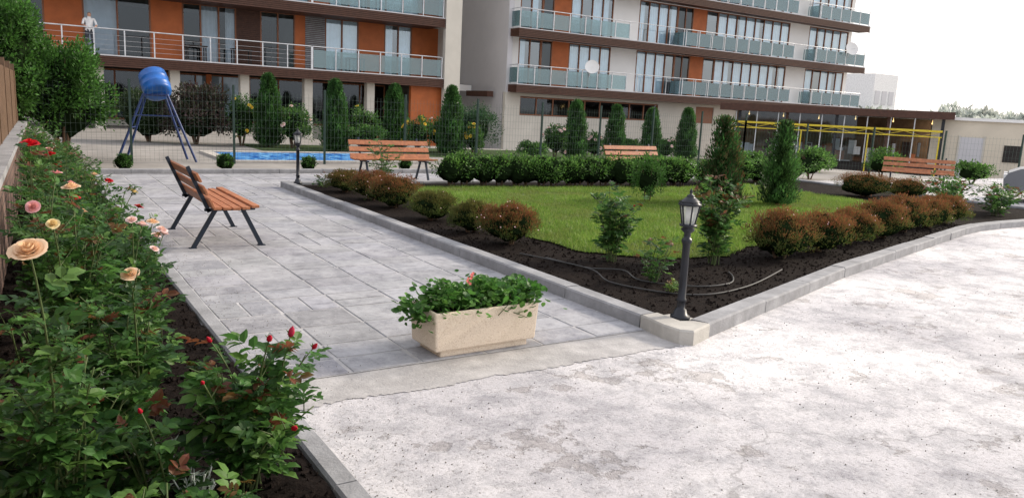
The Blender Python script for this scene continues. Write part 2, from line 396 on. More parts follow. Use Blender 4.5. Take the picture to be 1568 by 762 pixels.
n=len(xx); mb.add([(x,y,.008) for x,y in e]+[(x,4.5,.008) for x in xx],[[i,i+1,n+1+i,n+i] for i in range(n-1)],SMOOTH); mb.build('concrete_strip')

def pavermat():
    m,nt,o=new_mat('stone_paver'); L=nt.links
    g=N(nt,'ShaderNodeNewGeometry').outputs['Position']; a=N(nt,'ShaderNodeAttribute',attribute_name='col')
    p=N(nt,'ShaderNodeBsdfPrincipled'); p.inputs['Roughness'].default_value=.75
    n1=ramp(nt,noise(nt,g,7,10,.8,.3),[(.35,(.66,.66,.68)),(.5,(1,1,1)),(.65,(1.25,1.25,1.25))])
    c=mixc(nt,1.0,a.outputs['Color'],n1,'MULTIPLY')
    lime=ramp(nt,noise(nt,g,1.7,9,.8,.4),[(.47,0),(.64,.6)])
    c=mixc(nt,lime,c,(.48,.475,.49))
    L.new(c,p.inputs['Base Color'])
    b=N(nt,'ShaderNodeBump'); b.inputs['Strength'].default_value=.7; b.inputs['Distance'].default_value=.008
    L.new(noise(nt,g,16,8,.65,.5),b.inputs['Height']); L.new(b.outputs[0],p.inputs['Normal']); L.new(p.outputs[0],o.inputs[0]); return m
PAV=pavermat()
mb=MB(); mb.poly([(1.2,4.42),(4.16,4.42),(4.16,14.75),(20,14.75),(20,17.3),(1.2,17.3)],.012,GROUT)
rg=np.random.default_rng(11)
def tile(x0,x1,y0,y1):
    g=rg.uniform(.005,.012); base=.275*rg.uniform(.84,1.14); c=np.array([base,base*rg.uniform(.99,1.01),base*rg.uniform(1.04,1.10)])
    z=.017+rg.uniform(-.0015,.003); j=lambda:rg.uniform(-.005,.005); ch=.008
    a=[(x0+g+j(),y0+g+j()),(x1-g+j(),y0+g+j()),(x1-g+j(),y1-g+j()),(x0+g+j(),y1-g+j())]
    cx,cy=(x0+x1)/2,(y0+y1)/2
    top=[(x+(cx-x)*ch*4,y+(cy-y)*ch*4,z+rg.uniform(-.001,.001)) for x,y in a]
    V=top+[(x,y,.009) for x,y in a]
    mb.add(V,[[0,1,2,3],[4,5,1,0],[5,6,2,1],[6,7,3,2],[7,4,0,3]],PAV,c)
y=4.42
while y<17.2:
    h=.46; x=1.205
    if rg.random()<.15: h=.3
    while x<4.14:
        ww=.49
        x1=min(4.15,x+ww)
        if 4.15-x1<.12: x1=4.15
        q=rg.random()
        if q<.10 and h>.4: xm=x+(x1-x)*.5; tile(x,xm,y,min(17.28,y+h)); tile(xm,x1,y,min(17.28,y+h))
        elif q<.18 and h>.4 and y<16.5: tile(x,x1,y,y+h*.5); tile(x,x1,y+h*.5,y+h)
        else: tile(x,x1,y,min(17.28,y+h))
        x=x1
    y+=h
y=14.78
while y<17.2:
    x=4.16
    while x<20: tile(x,min(20,x+.47),y,min(17.28,y+.46)); x+=.47
    y+=.46
mb.build('paved_path')

# ------------------------------------------------------------ soil, kerbs
def soilmat():
    m,nt,o=new_mat('soil'); g=N(nt,'ShaderNodeNewGeometry').outputs['Position']; L=nt.links
    p=N(nt,'ShaderNodeBsdfPrincipled'); p.inputs['Roughness'].default_value=.95; p.inputs['Specular IOR Level'].default_value=.08
    L.new(ramp(nt,noise(nt,g,22,8,.75),[(.3,(.006,.0045,.004)),(.55,(.015,.0105,.009)),(.78,(.038,.028,.022))]),p.inputs['Base Color'])
    b=N(nt,'ShaderNodeBump'); b.inputs['Strength'].default_value=1; b.inputs['Distance'].default_value=.03
    L.new(noise(nt,g,30,8,.7),b.inputs['Height']); L.new(b.outputs[0],p.inputs['Normal']); L.new(p.outputs[0],o.inputs[0]); return m
SOIL=soilmat()
def clods(mb,P,s,rg,m=None):
    n=len(P); O=np.array([[1,0,0],[-1,0,0],[0,1,0],[0,-1,0],[0,0,1],[0,0,-1]],float)
    V=P[:,None]+O[None]*s[:,None,None]*rg.uniform(.5,1.2,(n,6,1)); V+=rg.normal(0,.2,V.shape)*s[:,None,None]
    F=np.array([[0,2,4],[2,1,4],[1,3,4],[3,0,4],[2,0,5],[1,2,5],[3,1,5],[0,3,5]])
    mb.add(V.reshape(-1,3),(F[None]+(np.arange(n)*6)[:,None,None]).reshape(-1,3),m or SOIL)
mb=MB(); xs=np.linspace(-.6,1.07,36); ys=np.linspace(.8,17.6,330); V=[]
for yy in ys:
    for x in xs: V.append((x,yy,.03+.03*mn.noise(Vector((x*4,yy*4,0)))+.018*mn.noise(Vector((x*14,yy*14,3)))))
F=[[j*36+i,j*36+i+1,(j+1)*36+i+1,(j+1)*36+i] for j in range(len(ys)-1) for i in range(35)]
mb.add(V,F,SOIL,smooth=True)
rg=np.random.default_rng(3); n=10000
P=np.stack([rg.uniform(-.2,1.06,n),1.2+15*rg.random(n)**1.6,np.full(n,.035)],1); clods(mb,P,rg.uniform(.004,.02,n)*rg.uniform(.5,1.3,n),rg)
mb.build('rose_bed_soil')
GRIT=mat('grit',(.22,.20,.18),.9,var=.4,scale=30)
mb=MB(); n=1400; x=1.21+rg.exponential(.25,n); y=rg.uniform(2,12,n); k=x<4; P=np.stack([x,y,np.full(n,.012)],1)[k]; P[:,2]=np.where(P[:,1]>4.42,.02,.007); clods(mb,P,rg.uniform(.0015,.005,len(P)),rg,GRIT)
n=1500; x=rg.uniform(1.3,9,n); y=rg.uniform(.8,5,n); k=(y<4)|(x>4.6)&(y<4.0+(x-4.5)*.27); P=np.stack([x,y,np.full(n,.006)],1)[k]; clods(mb,P,rg.uniform(.0015,.006,len(P)),rg,GRIT); mb.build('loose_grit')

KERB=mat('kerb_stone',(.28,.28,.29),.85,var=.25,scale=5,bump=.6,bscale=45,stain=.3)
KERBL=mat('kerb_stone_pale',(.44,.42,.385),.85,var=.15,scale=5,bump=.6,bscale=45,stain=.25)
def kerb(name,pts,w,h,stone=1.0,closed=False,m=KERB,side=1):
    mb=MB(); rg=np.random.default_rng(len(pts)*7)
    P=[Vector((x,y,0)) for x,y in pts]
    if closed: P.append(P[0])
    for a,b in zip(P[:-1],P[1:]):
        d=b-a; L=d.length; d.normalize(); nn=Vector((-d.y,d.x,0))*side; k=max(1,round(L/stone)); s=L/k
        for i in range(k):
            p=a+d*(i*s+.004); q=a+d*((i+1)*s-.004); hh=h+rg.uniform(-.005,.005); o=rg.uniform(-.005,.005)
            c=.014
            pr=[(o,-.05),(o,hh-c),(o+c,hh),(w-c,hh),(w,hh-c),(w,-.05)]
            V=[tuple(e+nn*t+Vector((0,0,z))) for e in (p,q) for t,z in pr]
            mb.add(V,[[j,j+1,7+j,6+j] for j in range(5)],m)
            mb.add(V,[[5,4,3,2,1,0],[6,7,8,9,10,11]],m)
    return mb.build(name)
kerb('rose_bed_kerb',[(1.2,.6),(1.2,17.5)],.12,.045,.8)
gp=[(4.5,4.07),(7.8,5.15),(13.2,6.62),(14.0,6.78),(14.8,6.84),(17.4,6.9),(18.4,7.3),(18.8,8.2),(18.8,14.7),(4.16,14.7),(4.16,4.5)]
kerb('garden_kerb',gp,.17,.12,1.0)
mb=MB(); V=[(4.16,4.49),(4.125,4.2),(4.14,4.03),(4.22,3.96),(4.5,4.065),(4.44,4.17),(4.33,4.22),(4.33,4.5)]
n=len(V)
mb.add([(x,y,-.05) for x,y in V]+[(x,y,.108) for x,y in V]+[(x+(4.3-x)*.05,y+(4.2-y)*.05,.122) for x,y in V],[[i,(i+1)%n,n+(i+1)%n,n+i] for i in range(n)]+[[n+i,n+(i+1)%n,2*n+(i+1)%n,2*n+i] for i in range(n)],KERBL)
mb.add([(x+(4.3-x)*.05,y+(4.2-y)*.05,.122) for x,y in V],[list(range(n))],KERBL); mb.build('kerb_corner_stone')
mb=MB(); mb.box(4.335,4.58,4.235,4.5,-.02,.092,KERBL); mb.build('lamp_foundation',None,.01)
mb=MB(); mb.poly([(4.3,4.3),(4.6,4.2),(7.8,5.25),(13.2,6.75),(17.4,7.02),(18.3,7.5),(18.65,8.3),(18.65,14.55),(4.3,14.55)],.07,SOIL)
n=10000; x=rg.uniform(4.35,14,n); y=rg.uniform(4.3,9.5,n); lo=4.3+(x-4.4)*.29
k=(y>lo)&(y<lo+1.9)|((x<5.6)&(y>4.9)); P=np.stack([x,y,np.full(n,.072)],1)[k]; clods(mb,P,rg.uniform(.006,.025,len(P))*rg.uniform(.5,1.2,len(P)),rg)
mb.build('garden_soil')

lawn0=[(5.55,7.1),(5.8,6.75),(6.5,6.35),(7.1,6.3),(8.5,6.9),(10.5,7.5),(12.5,8.0),(14.2,8.6),(15.6,9.6),(15.6,13.4),(13,13.0),(9.5,13.4),(5.9,13.9),(5.5,12.5)]
lawn=[]
for i in range(len(lawn0)):
    a,b2=lawn0[i],lawn0[(i+1)%len(lawn0)]; L=math.dist(a,b2); k=max(1,int(L/.12))
    for j in range(k):
        x=a[0]+(b2[0]-a[0])*j/k; y=a[1]+(b2[1]-a[1])*j/k; lawn.append((x+.10*mn.noise(Vector((x*3,y*3,0))),y+.12*mn.noise(Vector((x*3,y*3,9)))))
def inpoly(x,y,poly):
    c=np.zeros(len(x),bool); n=len(poly)
    for i in range(n):
        x0,y0=poly[i];x1,y1=poly[(i+1)%n]
        if y0==y1: continue
        c^=((y0>y)!=(y1>y))&(x<(x1-x0)*(y-y0)/(y1-y0)+x0)
    return c
LAWN=mat('lawn_ground',(.07,.11,.022),.95,var=.4,scale=3,bump=.8,bscale=60,spec=.1,stain=.3)
mb=MB(); mb.poly(lawn,.085,LAWN); n=250000
x=rg.uniform(5.3,15.7,n)+rg.normal(0,.04,n); y=6.2+(14-6.2)*rg.random(n)**1.25; k=inpoly(x,y,lawn); x=x[k]+rg.normal(0,.025,k.sum());y=y[k]+rg.normal(0,.025,k.sum()); n=len(x)
pn=np.array([mn.noise(Vector((a*1.1,b*1.1,0)))+.6*mn.noise(Vector((a*4,b*4,4))) for a,b in zip(x,y)])
kk=rg.random(n)<np.clip(1.15+1.1*pn,.35,1); x=x[kk];y=y[kk];pn=pn[kk];n=len(x)
D=np.stack([rg.normal(0,.45,n),rg.normal(0,.45,n),np.ones(n)],1)
L=rg.uniform(.03,.075,n)*(1+.4*pn)
c=pal(n,[(.12,.22,.028),(.15,.25,.04),(.085,.16,.022),(.22,.27,.07)],rg,.25)*(1+.4*pn)[:,None]
yel=np.clip(-pn*1.2,0,.5)[:,None]; c=c*(1-yel)+np.array([.21,.23,.06])*yel
D=nrm(D);S=nrm(np.cross(D,rg.normal(0,1,(n,3)))); P=np.stack([x,y,np.full(n,.083)],1)
V=np.stack([P-S*.004,P+S*.004,P+D*L[:,None]],1).reshape(-1,3); mb.add(V,np.arange(3*n).reshape(-1,3),LEAF,np.clip(c,0,1))
mb.build('lawn')

# ------------------------------------------------------------ left wall & slat fence
BR,ntb,ob_=new_mat('wall_brick'); g=N(ntb,'ShaderNodeNewGeometry').outputs['Position']
sx=N(ntb,'ShaderNodeSeparateXYZ'); ntb.links.new(g,sx.inputs[0]); cx=N(ntb,'ShaderNodeCombineXYZ'); ntb.links.new(sx.outputs[1],cx.inputs[0]); ntb.links.new(sx.outputs[2],cx.inputs[1])
bt=N(ntb,'ShaderNodeTexBrick'); bt.inputs['Scale'].default_value=1; bt.inputs['Brick Width'].default_value=.4; bt.inputs['Row Height'].default_value=.1; bt.inputs['Mortar Size'].default_value=.008
bt.inputs['Color1'].default_value=(.11,.065,.052,1); bt.inputs['Color2'].default_value=(.16,.10,.08,1); bt.inputs['Mortar'].default_value=(.06,.05,.045,1); ntb.links.new(cx.outputs[0],bt.inputs['Vector'])
pb=N(ntb,'ShaderNodeBsdfPrincipled'); pb.inputs['Roughness'].default_value=.85; ntb.links.new(bt.outputs[0],pb.inputs['Base Color'])
bb=N(ntb,'ShaderNodeBump'); bb.inputs['Strength'].default_value=.6; bb.inputs['Distance'].default_value=.01; ntb.links.new(bt.outputs['Fac'],bb.inputs['Height']); bb.invert=True; ntb.links.new(bb.outputs[0],pb.inputs['Normal']); ntb.links.new(pb.outputs[0],ob_.inputs[0])
ang=math.atan(.0264); Mw=Matrix.Rotation(-ang,4,'Z'); Mw.translation=(-.374,0,0)
mb=MB(); mb.box(-.3,0,.5,23,-.1,.85,BR,M=Mw); mb.box(-.33,.03,.5,23,.85,.92,KERB,M=Mw); mb.build('brick_wall')
FW=mat('fence_wood',(.12,.07,.04),.7,var=.3,scale=8)
mb=MB(); yy=.6
while yy<22: mb.box(-.16,-.13,yy,yy+.085,.93,1.95+rg.uniform(-.01,.01),FW,M=Mw); yy+=.105
for z in (1.1,1.8): mb.box(-.2,-.162,.5,22,z,z+.08,FW,M=Mw)
for yy in np.arange(1,22.5,2.2): mb.box(-.24,-.12,yy-.06,yy+.06,.93,2.08,FW,M=Mw)
mb.build('wooden_fence')

# ------------------------------------------------------------ lamps
FROST,ntf,of_=new_mat('frosted_lamp_glass')
pf=N(ntf,'ShaderNodeBsdfPrincipled'); pf.inputs['Base Color'].default_value=(.8,.82,.8,1); pf.inputs['Roughness'].default_value=.25
tf=N(ntf,'ShaderNodeBsdfTransparent'); mf=N(ntf,'ShaderNodeMixShader'); mf.inputs[0].default_value=.6
ntf.links.new(pf.outputs[0],mf.inputs[1]); ntf.links.new(tf.outputs[0],mf.inputs[2]); ntf.links.new(mf.outputs[0],of_.inputs[0])
BULB=mat('bulb',(.7,.7,.65))
def lamp(x,y,z0=.07,s=1.0):
    e=empty('garden_lamp',(0,0,0))
    P=MB(); q=lambda pr:[(a*s,z0+b*s) for a,b in pr]
    P.lathe(x,y,q([(0,0),(.085,0),(.085,.035),(.06,.05),(.05,.09),(.036,.1),(.036,.16),(.042,.165),(.042,.18),(.034,.19),(.032,.66),(.04,.665),(.046,.685),(.04,.705),(.03,.71),(.028,.75),(.05,.77),(.06,.785),(.04,.8),(.07,.81),(.075,.825),(0,.826)]),BLACK,20)
    P.build('post',e)
    g=MB(); g.lathe(x,y,q([(.052,.828),(.082,.985)]),FROST,6,False); g.lathe(x,y,q([(0,.85),(.03,.86),(.034,.92),(.02,.96),(0,.965)]),BULB,12); g.build('glass',e)
    c=MB()
    for i in range(6):
        t=i*math.pi/3
        c.bar((x+.054*s*math.cos(t),y+.054*s*math.sin(t),z0+.826*s),(x+.085*s*math.cos(t),y+.085*s*math.sin(t),z0+.99*s),.011*s,.011*s,BLACK)
    c.build('cage',e)
    t=MB(); t.lathe(x,y,q([(0,.984),(.088,.984),(.098,.99),(.096,1.0),(.075,1.025),(.045,1.05),(.03,1.06),(.034,1.068),(.022,1.075),(.008,1.085),(.014,1.1),(.006,1.12),(0,1.135)]),BLACK,18); t.lathe(x,y,q([(.09,.99),(.098,1.02),(.09,.995)]),BLACK,6,False); t.build('cap',e)
lamp(4.44,4.335,.092,.94); lamp(4.42,14.45,.1,.93); lamp(17.9,13.9,.1); lamp(24.6,22.4,0)

# ------------------------------------------------------------ benches
def bench(x,y,rot,z=.016):
    e=empty('park_bench',(x,y,z)); e.rotation_euler=(0,0,rot)
    L=.92; m=MB()
    for i in range(5):
        xa=-.19+i*.1; zz=.445+.004*abs(i-2)+(.012 if i==4 else 0)
        m.box(xa,xa+.082,-L,L,zz,zz+.03,WOOD)
    m.build('seat',e,.004)
    m=MB()
    for k,(t0) in enumerate((.18,.5,.82)):
        a=Vector((-.2,0,.44)).lerp(Vector((-.40,0,.88)),t0); d=Vector((-.20,0,.44)).normalized()
        m.bar(a+Vector((.03,-L,0)),a+Vector((.03,L,0)),.028,.105,WOOD,upv=tuple(d))
    m.build('backrest',e,.004)
    for k,yy in enumerate((-.68,.68)):
        m=MB()
        m.bar((-.37,yy,0),(-.12,yy,.435),.035,.045,IRON,(1,0,0)); m.bar((.37,yy,0),(.16,yy,.435),.035,.045,IRON,(1,0,0))
        m.bar((-.24,yy,.425),(.3,yy,.428),.036,.03,IRON); m.bar((-.19,yy,.40),(-.405,yy,.9),.036,.04,IRON,(1,0,0))
        m.box(-.41,-.33,yy-.03,yy+.03,0,.012,IRON); m.box(.33,.41,yy-.03,yy+.03,0,.012,IRON)
        m.build('leg_frame_%d'%(k+1),e)
bench(1.92,9.55,0); bench(6.9,15.65,math.radians(-93)); bench(13.9,15.6,math.radians(-90)); bench(21.6,12.4,math.radians(-150),.004)

# ------------------------------------------------------------ planter
PL,ntp,op_=new_mat('planter_stone'); g=N(ntp,'ShaderNodeNewGeometry').outputs['Position']
pp=N(ntp,'ShaderNodeBsdfPrincipled'); pp.inputs['Roughness'].default_value=.85
c=ramp(ntp,noise(ntp,g,120,4,.7),[(.3,(.42,.30,.21)),(.45,(.74,.61,.47)),(.7,(.82,.71,.58))])
s=ramp(ntp,noise(ntp,g,5,6,.7),[(.5,0),(.75,.4)]); c=mixc(ntp,s,c,(.52,.42,.31)); ntp.links.new(c,pp.inputs[0])
bb=N(ntp,'ShaderNodeBump'); bb.inputs['Strength'].default_value=.5; bb.inputs['Distance'].default_value=.004; ntp.links.new(noise(ntp,g,130,4,.7),bb.inputs['Height']); ntp.links.new(bb.outputs[0],pp.inputs['Normal']); ntp.links.new(pp.outputs[0],op_.inputs[0])
PLX,PLY=2.69,4.62
e=empty('stone_planter',(PLX,PLY,.012)); e.rotation_euler=(0,0,math.radians(1.5)); e.scale=(.93,.93,.9)
m=MB()
def ring(hx,hy,z): return [(-hx,-hy,z),(hx,-hy,z),(hx,hy,z),(-hx,hy,z)]
rs=[ring(.44,.195,.055),ring(.455,.21,.36),ring(.425,.18,.36),ring(.42,.175,.30)]
m.add(sum(rs,[]),[[4*k+i,4*k+(i+1)%4,4*k+4+(i+1)%4,4*k+4+i] for k in range(3) for i in range(4)]+[[3,2,1,0]],PL)
m.build('trough',e,.014)
m=MB(); m.box(-.385,.385,-.165,.165,0,.056,PL); m.build('foot',e,.01)
m=MB(); m.box(-.419,.419,-.174,.174,.28,.315,SOIL); m.build('planter_soil',e)
rg=np.random.default_rng(21); m=MB()
FAN=(np.array([[0,0,0],[.1,.48,.1],[.5,.6,.14],[.9,.38,.08],[1.0,0,.0],[.9,-.38,.08],[.5,-.6,.14],[.1,-.48,.1],[.45,0,-.05]]),[[8,1,0],[8,2,1],[8,3,2],[8,4,3],[8,5,4],[8,6,5],[8,7,6],[8,0,7]],[])
n=1600; t=rg.uniform(-1,1,n); P=np.stack([t*.5,rg.normal(0,.12,n),.34+.17*rg.random(n)*(1-.35*t*t)+.03*np.sin(t*9)+.02*np.sin(t*21)],1)
out=np.abs(P[:,1])>.19; P[out,2]-=.05*rg.random(out.sum()); k=P[:,0]<-.4; P[k,2]-=.10*rg.random(k.sum()); P[k,0]-=.04
D=np.stack([P[:,0]*.8+rg.normal(0,.6,n),P[:,1]*4+rg.normal(0,.6,n),rg.uniform(-.1,.9,n)],1); L=rg.uniform(.022,.052,n)
leaves(m,P,D,np.stack([rg.normal(0,.5,n),rg.normal(-.25,.5,n),np.ones(n)],1),L,L,LEAF,pal(n,[(.045,.14,.022),(.07,.19,.035),(.03,.095,.018),(.11,.24,.05)],rg,.3),FAN)
for i in range(90):
    a=P[rg.integers(n)]; m.tube([(a[0]*.85,a[1]*.6,.3),tuple(a)],[.004,.003],STEM,4,cap=False)
for fx,fy,fz in ((-.10,-.06,.55),(-.04,.0,.57)):
    m.tube([(fx+.03,fy,.33),(fx,fy,fz)],[.003,.002],STEM,4,cap=False)
    for i in range(6):
        c=np.array([fx,fy,fz])+rg.normal(0,.012,3); th=np.arange(5)*1.2566+rg.random(); DD=np.stack([np.cos(th),np.sin(th)*.5-.4,np.sin(th)],1)
        leaves(m,np.tile(c,(5,1)),DD,np.tile([0,-.8,.5],(5,1)),.014,.011,PETAL,(.75,.20,.18))
ob=m.build('geranium_plant'); ob.location=(PLX,PLY,.012); ob.scale=(.94,.94,.9)

# ------------------------------------------------------------ roses in left bed
PEACH=(.88,.66,.46); PINK=(.85,.46,.48); PALE=(.86,.66,.64); RED=(.45,.01,.03); CREAM=(.88,.74,.42); BRED=(.6,.015,.03)
B=lambda c,s=.04:('rose',c,s)
rose_bush('rose_bush',.76,3.2,.56,.30,15,.062,True,[(.80,3.0,.74,'bud',RED,.04),(.93,3.15,.70,'bud',(.45,.02,.06),.05),(1.06,3.25,.60,'bud',RED,.036),(.62,3.2,.70,'bud',RED,.034),(.85,2.85,.42,'bud',RED,.04),(.55,3.0,.6,'bud',RED,.026)],.12,1,step=.045)
rose_bush('rose_bush',.06,3.05,.80,.18,8,.058,True,[(.01,2.8,1.18,'rose',PEACH,.046)],.05,2)
rose_bush('rose_bush',.36,3.75,.80,.22,12,.058,True,[(.36,3.47,.94,'rose',PEACH,.034)],.05,3)
rose_bush('rose_bush',.24,4.7,.92,.24,12,.055,True,[(.23,4.8,1.15,'rose',PEACH,.042),(.12,4.4,1.02,'rose',CREAM,.028)],.05,4)
rose_bush('rose_bush',.54,5.3,.74,.24,12,.052,True,[(.64,5.4,.84,'rose',PALE,.036),(.74,5.3,.82,'rose',PALE,.033),(.78,5.5,.76,'rose',PALE,.033),(.55,5.1,.92,'rose',PALE,.028),(.68,5.2,.72,'rose',PALE,.024)],.05,5)
rose_bush('rose_bush',.12,5.8,.9,.18,9,.052,True,[(.06,5.9,1.31,'rose',BRED,.05),(.05,5.2,1.0,'rose',PINK,.034),(.2,6.0,1.12,'rose',PINK,.03)],.05,6)
rose_bush('rose_bush',.2,3.35,.45,.24,11,.06,True,[],.06,7)
rose_bush('rose_bush',-.02,3.5,.6,.2,9,.055,True,[],.05,71)
rose_bush('rose_bush',.42,2.72,.30,.26,13,.058,True,[],.1,8)
rose_bush('rose_bush',.15,2.55,.28,.22,10,.052,True,[],.08,81)
rose_bush('rose_bush',.5,4.45,.5,.2,9,.05,True,[],.05,82)
rose_bush('rose_bush',.08,4.15,.66,.2,10,.055,True,[],.05,83)
rose_bush('rose_bush',.38,3.2,.38,.2,9,.055,True,[(.33,3.0,.52,'bud',RED,.03)],.05,84)
yy=6.4; s=20
BL={20:[B(CREAM,.035),B(PEACH,.03)],21:[B(PEACH),B(PALE,.03)],22:[B(PINK,.03)],23:[B(BRED,.035)],24:[B(BRED,.04)],25:[B(PEACH,.035),B(CREAM,.04)],26:[B(BRED,.04)],27:[B(CREAM,.035),B(CREAM,.04)],28:[B(BRED,.045),B(PINK,.035)],29:[B(CREAM,.04)],30:[B(PALE,.035)],31:[B(PEACH)],33:[B(BRED,.04)],34:[B(BRED,.045)],36:[B(BRED,.04)],37:[B(CREAM)],38:[B(PINK)],41:[B(BRED,.04)],44:[B(BRED,.04)],46:[B(BRED)]}
while yy<17:
    rg2=np.random.default_rng(s)
    for xx in (.24,.66):
        hh=rg2.uniform(.8,1.12) if xx<.4 else rg2.uniform(.5,.85)
        rose_bush('rose_bush',xx+rg2.uniform(-.08,.08),yy+rg2.uniform(-.15,.15),hh,.26,11,.052,yy<9,[],.05,s,BL.get(s,[]),step=.055 if yy<9 else .075); s+=1
    yy+=.62
SIL=mat('silver_stem',(.5,.54,.5),.9)
def silver(x,y,h,seed):
    rg=np.random.default_rng(seed); m=MB()
    for i in range(22):
        a=rg.uniform(0,6.28); e=np.array([x+.1*math.cos(a)*rg.random(),y+.1*math.sin(a)*rg.random(),.04+h*rg.uniform(.5,1)])
        m.tube([(x,y,.03),tuple(e)],[.004,.003],SIL,4)
        n=10; t=rg.random(n); P=np.array([x,y,.03])*(1-t)[:,None]+e*t[:,None]
        leaves(m,P,rg.normal(0,1,(n,3))+[0,0,.8],rg.normal(0,1,(n,3)),.04,.010,LEAF,(.38,.44,.38))
    m.build('dusty_miller')
silver(.52,3.05,.2,1); silver(.42,3.38,.22,2); silver(.3,4.35,.35,3)

# ------------------------------------------------------------ garden plants
BARB=[(.05,.08,.02),(.065,.10,.025),(.09,.12,.03)]; BTOP=[(.18,.055,.028),(.23,.075,.035),(.13,.05,.025),(.13,.09,.03)]
def barb(x,y,rx,h,seed,tf=.5,n=7500,fl=14):
    shrub('barberry_shrub',(x,y,.07+h*.45),(rx,rx,h*.55),n,.034,BARB,seed,150,.2,.24,BTOP,tf,.66,(fl,(.85,.6,.62),.012) if fl else None,up=1.3)
barb(5.0,7.85,.42,.52,31,fl=20); barb(4.98,8.75,.34,.42,32,.15,fl=5); barb(4.97,9.85,.40,.44,33,.14,fl=5); barb(4.95,11.2,.48,.55,34,.5); barb(5.0,12.2,.45,.5,35,.5,fl=6); barb(4.95,13.3,.4,.4,36,.3)
for i in range(7): 
    t=i/6; barb(7.75+6.1*t,5.95+1.35*t+(.0 if i%2 else .06),.47-.03*t+.03*math.sin(i*2.3),.57+.05*math.cos(i*1.7),40+i,.5,6500,12)
barb(16.7,10.8,.8,.6,50,.5,6000,0); barb(17.8,10.4,.6,.5,51,.5,4000,0)
rose_bush('rose_bush',5.55,6.55,.88,.28,14,.06,True,[(5.6,6.3,.72,'bud',RED,.03)],.05,60,zb=.07)
rose_bush('rose_bush',6.6,6.0,.95,.33,16,.062,True,[],.16,61,zb=.07)
rose_bush('rose_bush',5.3,5.55,.42,.22,10,.052,True,[],.08,62,zb=.07)
rose_bush('rose_bush',5.1,5.1,.14,.12,6,.035,True,[],.3,63,zb=.07,palette=[(.18,.24,.04),(.1,.18,.04)])
rose_bush('rose_bush',5.9,13.9,1.0,.4,12,.06,False,[],.1,64,[B(PINK,.04)],zb=.07,step=.08)
rose_bush('rose_bush',4.75,14.1,.3,.2,7,.05,False,[],.1,65,zb=.07)
rose_bush('rose_bush',15.2,8.1,.75,.6,18,.075,False,[],.1,66,[B(PINK,.04),B(PINK,.04)],zb=.07,step=.07)
rose_bush('rose_bush',16.3,8.6,.7,.5,16,.075,False,[],.1,67,[B(RED,.04)],zb=.07,step=.07)
rose_bush('rose_bush',17.2,8.0,.6,.45,14,.075,False,[],.1,68,zb=.07,step=.07)
rose_bush('rose_bush',16.4,7.7,.6,.45,14,.075,False,[],.1,69,[B(RED,.04)],zb=.07,step=.07)
G_Y=[(.03,.085,.02),(.05,.12,.03),(.025,.06,.02)]
thuja('young_cypress',11.3,10.3,1.65,.34,70,.07,6500,.07,[(.018,.06,.018),(.03,.085,.022),(.07,.06,.03)],.22,.62,1.8,.5)
thuja('young_cypress',11.72,10.5,1.35,.26,71,.07,4000,.07,[(.10,.05,.025),(.06,.07,.025),(.03,.07,.02)],.25,.65,1.8,.45)
thuja('young_cypress',12.5,9.9,1.62,.32,72,.07,6000,.07,G_Y,.22,.7,1.8,.5)
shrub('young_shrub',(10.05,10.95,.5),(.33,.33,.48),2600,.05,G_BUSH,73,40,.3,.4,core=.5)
m=MB(); pts=[(4.9,6.9,.085),(5.0,6.3,.085),(5.25,6.0,.1),(5.15,5.6,.085),(5.5,5.2,.085),(5.9,5.15,.09),(6.2,5.35,.085),(6.4,5.6,.085)]
def smooth(pts,k=8):
    out=[];P=[Vector(p) for p in pts];P=[P[0]]+P+[P[-1]]
    for i in range(1,len(P)-2):
        for j in range(k):
            t=j/k; a,b,c,d=P[i-1],P[i],P[i+1],P[i+2]
            out.append(.5*((2*b)+(-a+c)*t+(2*a-5*b+4*c-d)*t*t+(-a+3*b-3*c+d)*t**3))
    return out
HOSE=mat('drip_hose',(.04,.04,.04),.6)
m.tube(smooth(pts),.008,HOSE,6); m.tube(smooth([(4.75,7.2,.085),(4.95,6.2,.1),(4.8,5.6,.085),(5.2,4.95,.085),(6.0,5.0,.085),(7.2,5.5,.085)]),.008,HOSE,6); m.build('drip_irrigation_hose')

def hedge(name,pts,h,w,seed,dens=2200):
    rg=np.random.default_rng(seed); m=MB()
    for (x0,y0),(x1,y1) in zip(pts[:-1],pts[1:]):
        L=math.hypot(x1-x0,y1-y0); nb=max(1,int(L/.32))
        for i in range(nb):
            t=(i+.5)/nb; hh=h*rg.uniform(.93,1.06)
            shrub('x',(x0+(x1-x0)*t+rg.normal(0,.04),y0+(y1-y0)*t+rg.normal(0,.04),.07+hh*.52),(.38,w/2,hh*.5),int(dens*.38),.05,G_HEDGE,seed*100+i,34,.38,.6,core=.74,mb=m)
    return m.build(name)
hedge('privet_hedge',[(7.3,14.0),(10,13.6),(13.6,13.4)],.68,.75,8,2900)
hedge('privet_hedge',[(14.2,13.7),(18.3,13.9)],.6,.7,9,2000)

